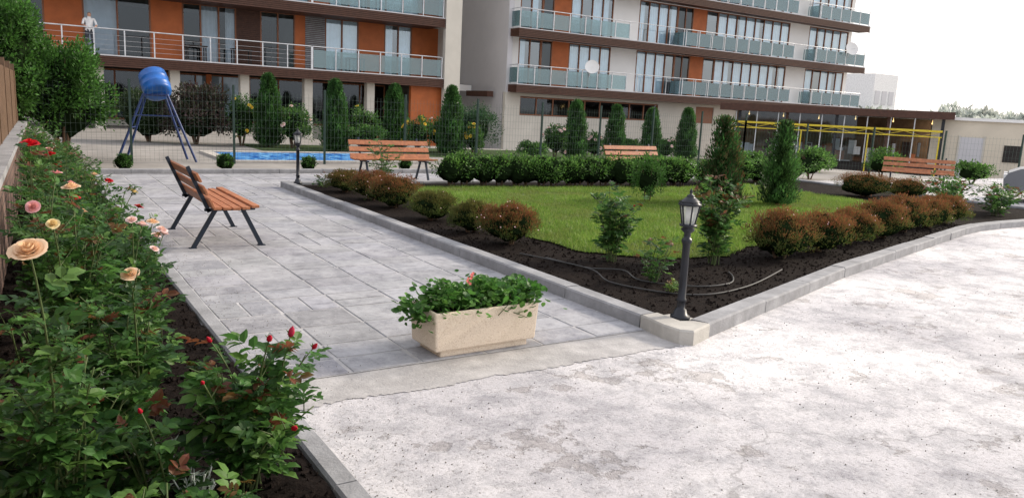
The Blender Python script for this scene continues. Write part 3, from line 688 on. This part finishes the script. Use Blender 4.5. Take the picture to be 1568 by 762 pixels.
# ------------------------------------------------------------ pool & fence zone
KS=mat('pool_coping',(.45,.42,.38),.7)
m=MB(); PX0,PX1,PY0,PY1=4.7,9.4,20.5,23.6
for b in ((PX0-.3,PX1+.3,PY0-.3,PY0),(PX0-.3,PX1+.3,PY1,PY1+.3),(PX0-.3,PX0,PY0,PY1),(PX1,PX1+.3,PY0,PY1)): m.box(*b,-.05,.06,KS)
pe=empty('swimming_pool'); m.build('coping',pe)
WM,ntw,ow=new_mat('pool_water'); g=N(ntw,'ShaderNodeNewGeometry').outputs['Position']
bt=N(ntw,'ShaderNodeTexVoronoi'); bt.inputs['Scale'].default_value=7; ntw.links.new(g,bt.inputs['Vector'])
sp=N(ntw,'ShaderNodeSeparateColor'); ntw.links.new(bt.outputs['Color'],sp.inputs[0])
c=ramp(ntw,sp.outputs[0],[(.2,(.012,.075,.28)),(.5,(.03,.16,.44)),(.8,(.15,.36,.6))]); pw=N(ntw,'ShaderNodeBsdfPrincipled'); pw.inputs['Roughness'].default_value=.5; pw.inputs['Specular IOR Level'].default_value=.08; ntw.links.new(c,pw.inputs[0]); ntw.links.new(pw.outputs[0],ow.inputs[0])
m=MB(); m.poly([(PX0,PY0),(PX1,PY0),(PX1,PY1),(PX0,PY1)],.03,WM); m.build('water',pe)
kerb('pool_area_kerb',[(.9,17.45),(20,17.45)],.15,.1)
BEDG=mat('ground_cover',(.05,.075,.03),.95,var=.5,scale=3,bump=.8,bscale=25,spec=.1)
m=MB(); m.poly([(6.5,24.2),(16,21.6),(24.5,21.6),(24.5,24),(17,27),(6.5,28.5)],.006,BEDG); m.build('planting_bed')
m=MB(); m.poly([(.3,17.62),(19.8,17.62),(19.8,18.6),(.3,18.6)],.006,BEDG); m.build('planting_strip')
for i,(x,y,rr) in enumerate(((1.85,18.2,.2),(3.9,18.1,.22),(5.75,17.95,.2),(8.3,18.1,.18))): shrub('boxwood_ball',(x,y,rr*.9),(rr,rr,rr),1500,.03,G_BUSH,300+i,60,.2,.6,core=.8)
def meshfence(name,pts,h,zf=lambda x,y:0):
    e=empty(name); m=MB(); pm=MB()
    for (x0,y0),(x1,y1) in zip(pts[:-1],pts[1:]):
        L=math.hypot(x1-x0,y1-y0); n=int(L/.1); 
        for z in np.arange(.1,h,.2): m.bar((x0,y0,zf(x0,y0)+z),(x1,y1,zf(x1,y1)+z),.003,.003,WIRE)
        for i in range(n+1):
            t=i/n; x=x0+(x1-x0)*t; y=y0+(y1-y0)*t; z=zf(x,y); m.bar((x,y,z+.05),(x,y,z+h-.05),.003,.003,WIRE)
        k=max(1,round(L/2.3))
        for i in range(k+1):
            t=i/k; x=x0+(x1-x0)*t; y=y0+(y1-y0)*t; z=zf(x,y); pm.box(x-.025,x+.025,y-.025,y+.025,z-.1,z+h+.08,DGREEN)
    m.build('wires',e); pm.build('posts',e)
meshfence('wire_mesh_fence',[(-.1,20),(23,20)],1.85)
meshfence('wire_mesh_fence',[(23,20),(28.5,10.5)],1.6)

for i,(x,y,h,rr) in enumerate(((7.2,26.8,2.45,.47),(8.9,25,2.35,.45),(11.5,26.1,2.35,.5),(12.6,23.8,2.35,.47),(17.2,22.8,2.1,.46),(19.0,22.7,2.0,.43),(20.8,22.7,1.95,.43),(22.6,22.6,2.05,.45))):
    thuja('cypress_tree',x,y,h,rr,100+i,0,9000,.08,power=.42)
YEL=(.85,.62,.08)
def fshrub(x,y,rx,h,seed,fc=None,p=G_ROSE,n=2600,k=45,nf=12): shrub('flowering_shrub' if fc else 'garden_shrub',(x,y,h*.5),(rx,rx,h*.52),n,.07,p,seed,k,.28,.55,core=.55,flowers=(nf,fc,.055) if fc else None)
fshrub(6.4,27.2,.7,1.7,200,YEL); fshrub(7.9,26.4,.6,1.5,201,PALE); fshrub(8.3,27.6,.8,1.3,202); fshrub(10.2,25.8,.8,1.5,203,YEL); fshrub(11.9,25,.6,1.2,204,YEL,nf=20); fshrub(12.9,25.2,.6,1.3,205,(.8,.6,.55))
fshrub(14.2,25,.95,1.75,206,None,[(.02,.06,.03),(.03,.08,.03)],5000,80); fshrub(13.4,23.6,.35,1.1,207,YEL); fshrub(16.4,22.9,.5,1.2,208,PALE); fshrub(18.1,22.8,.5,.9,209,PALE); fshrub(19.9,22.9,.5,.8,210); fshrub(21.7,22.8,.6,.8,211,PALE); fshrub(15.2,22.6,.6,.6,212); fshrub(9.8,24.6,.8,.9,213)
shrub('purple_plum_shrub',(5.0,27.5,.95),(1.25,1.15,1.05),7000,.1,[(.03,.015,.025),(.045,.02,.03),(.03,.03,.02)],214,70,.26,.55,core=.6)
shrub('garden_shrub',(3.7,28.5,.8),(1.1,.9,.9),4500,.1,[(.02,.035,.02),(.03,.05,.02)],215,50,.28,.55,core=.6)
shrub('leafy_tree',(.85,20.6,1.45),(1.1,1.1,1.4),17000,.085,G_BUSH,220,150,.2,.5,core=.6)
shrub('leafy_tree',(-.25,20.2,2.0),(1.0,1.1,1.9),17000,.085,G_BUSH,221,140,.2,.5,core=.6)
shrub('leafy_tree',(-1.3,19.8,3.3),(1.1,1.2,1.9),11000,.085,G_BUSH,222,90,.24,.5,core=.6)
for i,(x,y) in enumerate(((19.5,16.6),(20.6,15.2),(24,17.5),(25,15.6),(26.2,13.2))): fshrub(x,y,.7,.75+.2*(i%2),230+i,None,G_HEDGE,2200)

# blue drum on A-frame
BLUE=mat('blue_plastic',(.012,.10,.36),.4,var=.35,scale=3); BLEG=mat('blue_steel',(.015,.035,.13),.45)
e=empty('barrel_stand',(2.9,21.0,0)); e.rotation_euler=(0,0,math.radians(-8))
m=MB(); K=.9
prof=[(0,-.34),(.27,-.34),(.35,-.31),(.36,-.25),(.36,-.13),(.375,-.11),(.36,-.09),(.36,.09),(.375,.11),(.36,.13),(.36,.25),(.35,.31),(.27,.34),(0,.34)]
ad=Vector((.22,-.6,-.75)).normalized(); au=ad.cross(Vector((0,0,1))).normalized(); aw=au.cross(ad)
V=[];S=24
for rr,ax in prof:
    for k in range(S): t=2*math.pi*k/S; V.append(tuple(Vector((0,0,1.86))+ad*ax*K+(au*math.cos(t)+aw*math.sin(t))*rr*K))
m.add(V,[[i*S+k,i*S+(k+1)%S,(i+1)*S+(k+1)%S,(i+1)*S+k] for i in range(len(prof)-1) for k in range(S)],BLUE,smooth=True); m.build('barrel',e)
m=MB()
for sx_ in (-1,1):
    m.tube([(sx_*.88,-.45,0),(sx_*.26,-.22,1.62)],.03,BLEG,8); m.tube([(sx_*.7,.45,0),(sx_*.2,.22,1.62)],.03,BLEG,8)
    m.tube([(sx_*.24,-.3,1.6),(sx_*.24,.3,1.6)],.03,BLEG,8); m.tube([(sx_*.57,-.34,.8),(sx_*.47,.34,.8)],.018,BLEG,6)
for yy in (-.22,.22): m.tube([(-.26,yy,1.6),(.26,yy,1.6)],.03,BLEG,8)
m.tube([(-.46,-.29,1.1),(.46,-.29,1.1)],.018,BLEG,6); m.build('legs',e)

# ------------------------------------------------------------ buildings
FH=3.05; Z1=3.05
class Bld:
    def __init__(s,name): s.e=empty(name); s.p={}
    def __getitem__(s,k):
        if k not in s.p: s.p[k]=MB()
        return s.p[k]
    def done(s):
        for k,m in s.p.items(): m.build(k,s.e)
def window(b,x0,x1,y,z0,z1,n,curt,rg,G=None):
    fw=.07; b['window_frames'].box(x0,x1,y-.02,y+.06,z1-fw,z1,FRAME); b['window_frames'].box(x0,x1,y-.02,y+.06,z0,z0+fw,FRAME)
    for i in range(n+1):
        x=x0+(x1-x0)*i/n; xa=min(max(x-fw/2,x0),x1-fw); b['window_frames'].box(xa,xa+fw,y-.03,y+.05,z0+fw,z1-fw,FRAME)
    b['glass'].add([(x0,y+.02,z0),(x1,y+.02,z0),(x1,y+.02,z1),(x0,y+.02,z1)],[[0,1,2,3]],G or GLASS)
    for i in range(n):
        a=x0+(x1-x0)*i/n; c=x0+(x1-x0)*(i+1)/n
        if rg.random()<curt:
            k=16; q=rg.random(); xs=np.linspace(a if q<.85 else a+(c-a)*.4,c if q>.15 else a+(c-a)*.65,k); V=[(x,y+.105+.03*math.sin(j*1.9),z) for z in (z0,z1) for j,x in enumerate(xs)]
            b['curtains'].add(V,[[j,j+1,k+j+1,k+j] for j in range(k-1)],CURT,smooth=True)
def slab(b,x0,x1,y0,y1,z,ends=True):
    b['slabs'].box(x0+.03,x1-.03,y0+.04,y1,z-.42,z-.02,BROWN)
    b['slabs'].box(x0,x1,y0,y1,z-.018,z+.03,GREYW)
    for k in range(5):
        zz=z-.45+k*.085; b['slab_slats'].box(x0-.01,x1+.01,y0-.02,y0+.036,zz,zz+.06,BROWN); b['slab_slats'].box(x0-.012,x0+.026,y0+.036,y1-.3,zz,zz+.06,BROWN)
def railing(b,x0,x1,y,z,glass=True,step=1.15,leftret=1.2):
    b['railings'].tube([(x0,y,z+1.05),(x1,y,z+1.05)],.028,STEEL,6)
    n=max(1,round((x1-x0)/step))
    for i in range(n+1):
        x=x0+(x1-x0)*i/n; b['railings'].box(x-.025,x+.025,y-.02,y+.02,z,z+1.03,STEEL)
    if glass: 
        for i in range(n):
            a=x0+(x1-x0)*i/n+.05; c=x0+(x1-x0)*(i+1)/n-.05; b['railing_glass'].box(a,c,y-.005,y+.005,z+.08,z+.9,RGLASS)
    else:
        for zz in (.2,.4,.6,.8): b['railings'].tube([(x0,y,z+zz),(x1,y,z+zz)],.006,STEEL,4)
    if leftret:
        b['railings'].tube([(x0,y,z+1.05),(x0,y+leftret,z+1.05)],.025,STEEL,6); b['railing_glass'].box(x0-.005,x0+.005,y+.05,y+leftret,z+.08,z+.9,RGLASS)
rg=np.random.default_rng(55)
b=Bld('apartment_building')
YW=39.0; X0,X1=-12.0,20.0
b['back_wall'].box(X0,X1,44,44.3,-1,17,DARK); b['side_walls'].box(X1-.35,X1,37.25,44,-1,17,BEIGE); b['side_walls'].box(X0,X0+.3,YW,44,-1,17,BEIGE)
for k in range(5):
    z=Z1+k*FH; b['floors'].box(X0+.3,X1-.36,YW-.02,43.99,z-.35,z-.03,BEIGE); slab(b,X0,X1-.36-.6,37,YW,z)
    if k<4:
        if k==0: segs=[(-12,-6,'w4'),(-6,-3,'o'),(-3,1.2,'w3'),(1.2,2.6,'o'),(2.6,5.3,'d2'),(5.3,6.6,'o'),(6.6,9.0,'d3'),(9.0,10.1,'s'),(10.1,11.8,'w2'),(11.8,12.3,'o'),(12.3,13.3,'g'),(13.3,15.1,'c2'),(15.1,16.5,'o'),(16.5,18.1,'c2'),(18.1,19.65,'o')]
        else: segs=[(-12,-2,'w6'),(-2,2,'o'),(2,6,'w3'),(6,7.5,'o'),(7.5,10.5,'d3'),(10.5,12.5,'c2'),(12.5,13.5,'o'),(13.5,15.6,'c2'),(15.6,18.5,'c3'),(18.5,19.65,'o')]
        for a,c,t in segs:
            z0=z+.0; z1=z+FH-.36
            if t=='o': b['cladding'].box(a,c,YW,YW+.2,z0,z1,ORANGE)
            elif t in 'sg':
                for q in np.arange(z0,z1-.05,.09): b['shutters'].box(a,c,YW-.03,YW+.0,q,q+.06,BROWN if t=='s' else KERB)
                b['cladding'].box(a,c,YW+.02,YW+.2,z0,z1,BROWN)
            else:
                window(b,a,c,YW+.02,z0+.02,z1-.02,int(t[1]),{'w':.45,'d':.1,'c':1}[t[0]],rg,GLASSD if t[0]!='c' else None)
        for a in (-3,5.95,12.05): b['partitions'].box(a-.06,a+.06,YW+.21,44,z,z+FH-.36,BEIGE)
    if k<4:
        railing(b,X0,12.0,37.08,z+.03,k>0,1.15,0); railing(b,12.05,X1-1.05,37.08,z+.03,True,1.15,0)
for x in (3.0,6.0,9.0,12.0,15.2): b['columns'].box(x-.2,x+.2,37.5,37.9,-.5,2.62,BEIGE)
b['cladding'].box(17.4,19.64,37.45,37.7,-1,2.6,ORANGE); b['cladding'].box(-12,19.6,41,41.2,-1,.3,BEIGE)
for a,c in ((-12,-3),(-3,2.8),(2.8,6.2),(6.2,10),(10,13),(13,17.4)): window(b,a,c,40.9,.3,2.6,max(2,int((c-a)/1.1)),.15,rg,GLASSD)
for x in (8.0,10.9): b['columns'].box(x-.12,x+.12,40.4,40.6,-.5,2.6,ORANGE)
b['slabs'].box(X0,X1,37.2,44,15.6,17.2,BEIGE)
b['pilaster'].box(X1-.94,X1-.02,36.95,37.24,-1,17,BEIGE)
for cx_,zz in ((6.6,Z1),(8.6,Z1),(14.2,Z1),(15.0,Z1+FH)):
    b['balcony_furniture'].box(cx_,cx_+.9,38,38.6,zz+.7,zz+.75,DARK)
    for dx in (.03,.8):
        for dy in (.03,.5): b['balcony_furniture'].box(cx_+dx,cx_+dx+.05,38+dy,38.05+dy,zz+.035,zz+.699,DARK)
b['stair_block'].box(20.05,23.45,43.5,44.5,-1,17,BEIGE); b['stair_block'].box(20.6,21.1,43.2,43.49,-1,17,GREYW); b['stair_block'].box(20.05,23.3,41.6,43.1,2.6,2.95,WHITEW); b['stair_block'].box(22.9,23.3,39,41.5,2.3,2.62,BROWN)
b.done()
b=Bld('apartment_building'); YW=38.3; X0,X1=23.8,55.0
b['back_wall'].box(X0+.3,X1,45,45.3,-2,17,DARK); b['side_walls'].box(X0-.3,X0,YW,46,-2,17,GREYW); b['side_walls'].box(X1-.3,X1,YW+.22,45,-2,17,WHITEW)
b['ground_wall'].box(X0-.32,42.5,YW-.35,YW-.1,-2,1.34,BEIGE); b['ground_wall'].box(X0-.32,42.5,YW-.35,YW-.1,2.42,2.6,BEIGE); b['ground_wall'].box(X0-.32,24.5,YW-.348,YW-.102,1.34,2.42,BEIGE); b['ground_wall'].box(35.2,38.6,YW-.348,YW-.102,1.34,2.42,BEIGE)
b['ground_wall'].box(40.3,42.5,YW-.348,YW-.102,1.34,2.42,BEIGE); b['side_walls'].box(X0-.31,X0+.02,YW-.345,YW-.002,2.6,17,GREYW)
b['door'].box(38.62,40.28,YW-.3,YW-.2,1.345,2.415,FRAME)
window(b,24.5,35.2,YW-.25,1.35,2.4,9,.15,rg,GLASSD); b['dark_recess'].box(42.5,55,42,42.2,-2,2.6,DARK)
for x in (44.5,49,54): b['columns'].box(x-.25,x+.25,38.5,39,-2,2.6,BEIGE)
for k in range(5):
    z=Z1+k*FH; z0=z+.02; z1=z+FH-.4; b['floors'].box(X0+.01,X1-.01,YW+.01,44.99,z-.4,z+.01,WHITEW)
    if k>=4: break
    for a,c in ((X0,24.45),(31.2,33.3),(47.7,49.9),(54.6,X1)): b['piers'].box(a,c,YW-.0,YW+.25,z+.011,z+FH-.401,WHITEW)
    b['lintels'].box(X0,X1,YW-.002,YW+.2,z+FH-.4,z+FH-.0,WHITEW)
    for a,c,t in ((24.45,26.0,'w2'),(26.0,26.8,'d1'),(26.8,28.0,'o'),(28.0,31.2,'c4'),(33.3,36.6,'c4'),(36.6,38.0,'d2'),(38.0,39.2,'o'),(39.2,40.3,'w1'),(40.3,47.7,'c8'),(49.9,54.6,'c5')):
        yy=YW+.02
        if t=='o': b['cladding'].box(a,c,YW-.01,YW+.2,z0,z1,ORANGE)
        else: window(b,a,c,yy,z0,z1,int(t[1]),{'w':.6,'d':.15,'c':.93}[t[0]],rg,GLASSD if t[0]=='d' else None)
    for a in (27.5,32.2,38.7,44,48.8): b['partitions'].box(a-.06,a+.06,YW+.3,45,z+.02,z1,GREYW)
    slab(b,X0-.2,X1+.3,37.0,YW-.36,z)
    b['slabs'].box(X0-.02,X1,YW-.36,YW-.003,z-.3,z+.0,WHITEW)
    railing(b,X0-.1,31.6,37.1,z+.03,True,1.2,1.1); railing(b,36.3,46.9,37.1,z+.03,True,1.2,1.1); railing(b,49.4,X1+.2,37.1,z+.03,True,1.2,1.1)
    b['railings'].tube([(31.6,37.1,z+1.08),(X1,37.1,z+1.08)],.02,STEEL,5)
    for x in np.arange(32.5,50,1.2): b['railings'].box(x-.015,x+.015,37.085,37.115,z+.03,z+1.06,STEEL)
b['roof'].box(X0-.3,X1+.3,37.2,46,15.7,16.3,WHITEW)
b.done()
def dish(x,y,z,r,az):
    m=MB(); d=Vector((math.sin(az),-math.cos(az),.35)).normalized(); a=d.cross(Vector((0,0,1))).normalized(); c=a.cross(d)
    V=[];S=18
    for rr in np.linspace(0.001,1,6):
        for k in range(S):
            t=2*math.pi*k/S; p=Vector((x,y,z))+(a*math.cos(t)+c*math.sin(t))*r*rr+d*(rr*rr*.22*r); V.append(tuple(p))
    m.add(V,[[i*S+k,i*S+(k+1)%S,(i+1)*S+(k+1)%S,(i+1)*S+k] for i in range(5) for k in range(S)],WHITEW,smooth=True)
    m.tube([(x,y,z),Vector((x,y,z))+d*r*.9-c*r*.3],.015,STEEL,5); m.tube([(x,y+.05,z),(x,y+.25,z-r*1.3)],.025,STEEL,6); m.build('satellite_dish')
dish(28.7,36.85,4.3,.42,-.6); dish(53.0,36.8,7.3,.5,-.4)

# pavilion (restaurant terrace)
A=Vector((33.3,29.4,0)); Bp=Vector((38.9,21.4,0)); d=(Bp-A); Lp=d.length; d.normalize(); nb=Vector((-d.y,d.x,0))
Mp=Matrix((d,nb,Vector((0,0,1)))).transposed().to_4x4(); Mp.translation=A+Vector((0,0,-.9))
e=empty('restaurant_pavilion'); YELP=mat('yellow_paint',(.7,.54,.04),.5); ROOF=mat('pavilion_roof',(.13,.11,.10),.7)
m=MB(); m.box(-1,Lp+.4,-.6,7,3.15,3.42,ROOF,M=Mp); m.box(-1.02,Lp+.42,-.66,-.602,3.1,3.47,BROWN,M=Mp); m.build('roof',e)
m=MB()
for i in range(5): x=Lp*i/4; m.box(x-.07,x+.07,-.3,-.16,-.2,3.14,BROWN if i%2 else BLACK,M=Mp)
m.build('columns',e)
m=MB(); m.box(-.4,Lp,-.42,-.34,2.46,2.56,YELP,M=Mp); m.box(-.4,Lp,-.42,-.34,2.2,2.25,YELP,M=Mp)
for i in range(12):
    x=(Lp-.1)*i/12; x2=(Lp-.1)*(i+1)/12
    m.bar(Mp@Vector((x,-.38,2.25 if i%2 else 2.46)),Mp@Vector((x2,-.38,2.46 if i%2 else 2.25)),.025,.025,YELP)
for x in (-.3,Lp*.33,Lp*.66,Lp-.1): m.box(x-.03,x+.03,-.43,-.35,-.1,2.199,YELP,M=Mp)
m.build('yellow_frame',e)
WARMW=mat('warm_interior',(.20,.13,.08),.8,var=.4,scale=1.5)
m=MB(); m.box(-1,Lp+.4,6.5,6.8,-.3,3.14,WARMW,M=Mp); m.box(-1,Lp,-.1,-.04,-.2,.75,DARK,M=Mp)
for i in range(60):
    x=rg.uniform(0,Lp-.5); y0=rg.uniform(.2,3.5); z0=rg.choice([0,.7,1.1]); z1=z0+rg.uniform(.2,.8); m.box(x,x+rg.uniform(.1,.5),y0,y0+rg.uniform(.2,.5),z0,z1,(BROWN,ORANGE,CURT,GREYW,WHITEW,WOOD)[rg.integers(6)],M=Mp)
m.build('interior',e)
m=MB()
for i in range(9): x=-.2+Lp*i/9; m.box(x,x+.05,-.25,-.2,.75,3.14,STEEL,M=Mp)
m.add([tuple(Mp@Vector(p)) for p in ((0,-.22,.76),(Lp*.6,-.22,.76),(Lp*.6,-.22,3.1),(0,-.22,3.1))],[[0,1,2,3]],GLASSD); m.build('glass_front',e)
WB=mat('warm_bulb',(.9,.7,.4),emit=((1,.65,.25),2.5)); m=MB()
for i in range(6):
    x=.4+i*(Lp-.8)/5; p=Mp@Vector((x,.6,2.95-.03*(i%3))); m.lathe(p.x,p.y,[(0,p.z-.05),(.03,p.z-.03),(.035,p.z),(.015,p.z+.04),(0,p.z+.2)],WB,8)
m.build('bulbs',e)
m=MB()
for i in range(6):
    x=.8+i*1.5; m.lathe(*(Mp@Vector((x,.6,0))).xy,[(0,-.12),(.45,-.12),(.45,-.15),(.04,-.15),(.04,-.9)],WHITEW,12)
m.build('tables',e)
A=Vector((38.9,21.9,0)); d=Vector((.5,-.86,0)).normalized(); nb=Vector((-d.y,d.x,0))
Ms=Matrix((d,nb,Vector((0,0,1)))).transposed().to_4x4(); Ms.translation=A+Vector((0,0,-1.1))
CREAMW=mat('cream_render',(.66,.59,.48),.85,var=.08,scale=.8,stain=.12)
e=empty('service_building'); m=MB(); m.box(0,4.6,0,5,0,3.3,CREAMW,M=Ms); m.build('walls',e)
m=MB(); m.box(-.15,4.8,-.15,5.1,3.302,3.45,WHITEW,M=Ms); m.build('roof',e)
m=MB(); m.box(1.3,2.3,-.03,-.003,.3,2.5,GREYW,M=Ms); m.box(1.22,1.3,-.05,-.003,.3,2.58,BEIGE,M=Ms); m.box(2.3,2.38,-.05,-.003,.3,2.58,BEIGE,M=Ms); m.box(3.2,3.9,-.04,-.003,1.4,2.2,DARK,M=Ms); m.build('door',e)
m=MB(); x,y=36.4,15.9
e=empty('round_sign'); m.tube([(x,y,-1),(x,y,2.3)],.03,STEEL,8); m.build('post',e)
m=MB(); m.tube([(x,y-.03,1.75),(x-.04,y-.07,1.75)],[.42,.42],WHITEW,24,smooth=False); m.tube([(x-.041,y-.071,1.75),(x-.045,y-.075,1.75)],[.3,.3],GREYW,24,smooth=False); m.build('disc',e)

# car
e=empty('parked_car',(22.5,8.15,.004)); e.rotation_euler=(0,0,math.radians(-65))
CP=mat('car_paint_grey',(.16,.165,.18),.3,metal=.4,var=.03); m=MB()
prof=[(-2.0,.22),(-2.12,.35),(-2.14,.55),(-2.05,.72),(-1.8,.84),(-1.0,.94),(1.55,.98),(2.0,.92),(2.12,.6),(2.08,.25)]
def arch(cx_,r_): return [(cx_+r_*math.cos(t),.30+r_*math.sin(t)) for t in np.linspace(0,math.pi,9)]
low=[(2.08,.25)]+[(1.72,.22)]+arch(1.35,.37)+[(.9,.2),(-.9,.2)]+arch(-1.3,.37)+[(-1.75,.22),(-2.0,.22)]
outl=prof+low[1:-1]; n=len(outl); V=[]
for yy in (-.86,-.80,.80,.86):
    for x,z in outl: V.append((x,yy,z))
m.add(V,[[j*n+i,j*n+(i+1)%n,(j+1)*n+(i+1)%n,(j+1)*n+i] for j in range(3) for i in range(n)],CP)
m.add(V[:n],[list(range(n))],CP); m.add(V[-n:],[list(range(n))[::-1]],CP); m.build('body',e)
m=MB(); V=[(-1.2,-.78,.92),(1.8,-.78,.96),(1.8,.78,.96),(-1.2,.78,.92),(-.4,-.6,1.42),(1.2,-.6,1.43),(1.2,.6,1.43),(-.4,.6,1.42)]
m.add(V,[[0,1,5,4],[1,2,6,5],[2,3,7,6],[3,0,4,7]],mat('car_glass',(.03,.035,.04),.08)); m.build('windows',e)
m=MB(); m.box(-.4,1.2,-.6,.6,1.42,1.46,CP)
for x0,x1 in ((-1.2,-.4),(1.8,1.2),(.35,.35)):
    for yy,y2 in ((-.785,-.6),(.785,.6)): m.bar((x0,yy,.93),(x1,y2,1.44),.06,.05,CP)
m.build('roof',e,.02)
m=MB()
for x in (-1.3,1.35):
    for yy in (-.87,.69):
        m.tube([(x,yy,.31),(x,yy+.18,.31)],.31,RUBBER,24,smooth=False); m.tube([(x,yy-.005,.31),(x,yy+.185,.31)],.2,CP,14,smooth=False)
m.build('wheels',e)
m=MB(); m.box(-2.15,-2.0,-.75,-.45,.58,.69,WHITEW); m.box(-2.15,-2.0,.45,.75,.58,.69,WHITEW); m.build('headlights',e)

# distant
HAZE_LEAF=[(.42,.45,.42),(.48,.5,.47),(.38,.41,.38)]  # pale grey leaf colours with distance haze painted in
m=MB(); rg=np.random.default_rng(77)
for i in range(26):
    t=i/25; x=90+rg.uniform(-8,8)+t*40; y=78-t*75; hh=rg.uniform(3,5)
    shrub('x',(x,y,hh*.4),(5,5,hh*.6),900,.9,HAZE_LEAF,400+i,30,.3,.6,core=None,mb=m,trunk=False)
m.build('distant_trees')
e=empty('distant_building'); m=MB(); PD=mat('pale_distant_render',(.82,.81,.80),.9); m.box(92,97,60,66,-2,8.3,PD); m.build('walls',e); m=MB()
for k in range(2):
    for j in range(3): m.box(92.4+j*1.5,93.4+j*1.5,59.95,59.99,1.5+k*3,3.2+k*3,GREYW)
m.build('windows',e)

# ------------------------------------------------------------ person on balcony
def person(x,y,z,rot):
    J={'pel':(0,0,.95,.14),'wai':(0,0,1.1,.125),'che':(.03,0,1.32,.15),'nec':(.07,0,1.47,.06),'hea':(.11,0,1.56,.075),'top':(.12,0,1.68,.09),
    'hl':(0,.1,.9,.1),'kl':(.03,.11,.5,.07),'al':(-.03,.11,.09,.045),'tl':(.12,.12,.04,.035),'hr':(0,-.1,.9,.1),'kr':(.03,-.11,.5,.07),'ar':(-.03,-.11,.09,.045),'tr':(.12,-.12,.04,.035),
    'sl':(.03,.19,1.41,.06),'el':(.16,.26,1.16,.045),'wl':(.38,.2,1.1,.03),'pl':(.46,.18,1.1,.032),'sr':(.03,-.19,1.41,.06),'er':(.16,-.26,1.16,.045),'wr':(.38,-.2,1.1,.03),'pr':(.46,-.18,1.1,.032)}
    E=[('pel','wai'),('wai','che'),('che','nec'),('nec','hea'),('hea','top'),('pel','hl'),('hl','kl'),('kl','al'),('al','tl'),('pel','hr'),('hr','kr'),('kr','ar'),('ar','tr'),('che','sl'),('sl','el'),('el','wl'),('wl','pl'),('che','sr'),('sr','er'),('er','wr'),('wr','pr')]
    for s,sg in (('l',1),('r',-1)):
        for i,(dx,dy,l) in enumerate(((.03,.028,.07),(.035,.01,.08),(.035,-.01,.075),(.03,-.028,.06))):
            J['f%s%d'%(s,i)]=(.46+dx,sg*(.18+dy),1.09,.009); J['g%s%d'%(s,i)]=(.46+dx+l*.6,sg*(.18+dy),1.07,.008); E+=[('p'+s,'f%s%d'%(s,i)),('f%s%d'%(s,i),'g%s%d'%(s,i))]
        J['t'+s+'h']=(.45,sg*.13,1.09,.01); E.append(('w'+s,'t'+s+'h'))
    ks=list(J); me=bpy.data.meshes.new('person'); me.from_pydata([J[k][:3] for k in ks],[(ks.index(a),ks.index(c)) for a,c in E],[])
    ob=bpy.data.objects.new('person',me); COL.objects.link(ob); sk=ob.modifiers.new('s','SKIN'); ob.modifiers.new('u','SUBSURF').levels=1
    for i,k in enumerate(ks): v=me.skin_vertices[0].data[i]; v.radius=(J[k][3],J[k][3]); v.use_root=(k=='pel')
    dg=bpy.context.evaluated_depsgraph_get(); me2=bpy.data.meshes.new_from_object(ob.evaluated_get(dg)); ob.modifiers.clear(); ob.data=me2
    me2.materials.clear()
    for mm in (mat('skin',(.45,.25,.17)),mat('white_shirt',(.75,.75,.75)),mat('dark_trousers',(.04,.045,.06)),mat('hair',(.03,.02,.015))): me2.materials.append(mm)
    for p in me2.polygons:
        c=p.center; p.use_smooth=True
        i=1 if .95<c.z<1.47 else (2 if c.z<=.95 else 0)
        if i==1 and c.x>.22: i=0
        if c.z>1.62 and c.x<.16 or c.z>1.71: i=3
        p.material_index=i
    ob.location=(x,y,z); ob.rotation_euler=(0,0,rot)
person(2.75,37.62,Z1+.03,math.radians(-90))
print('polys',sum(len(o.data.polygons) for o in bpy.data.objects if o.type=='MESH'))
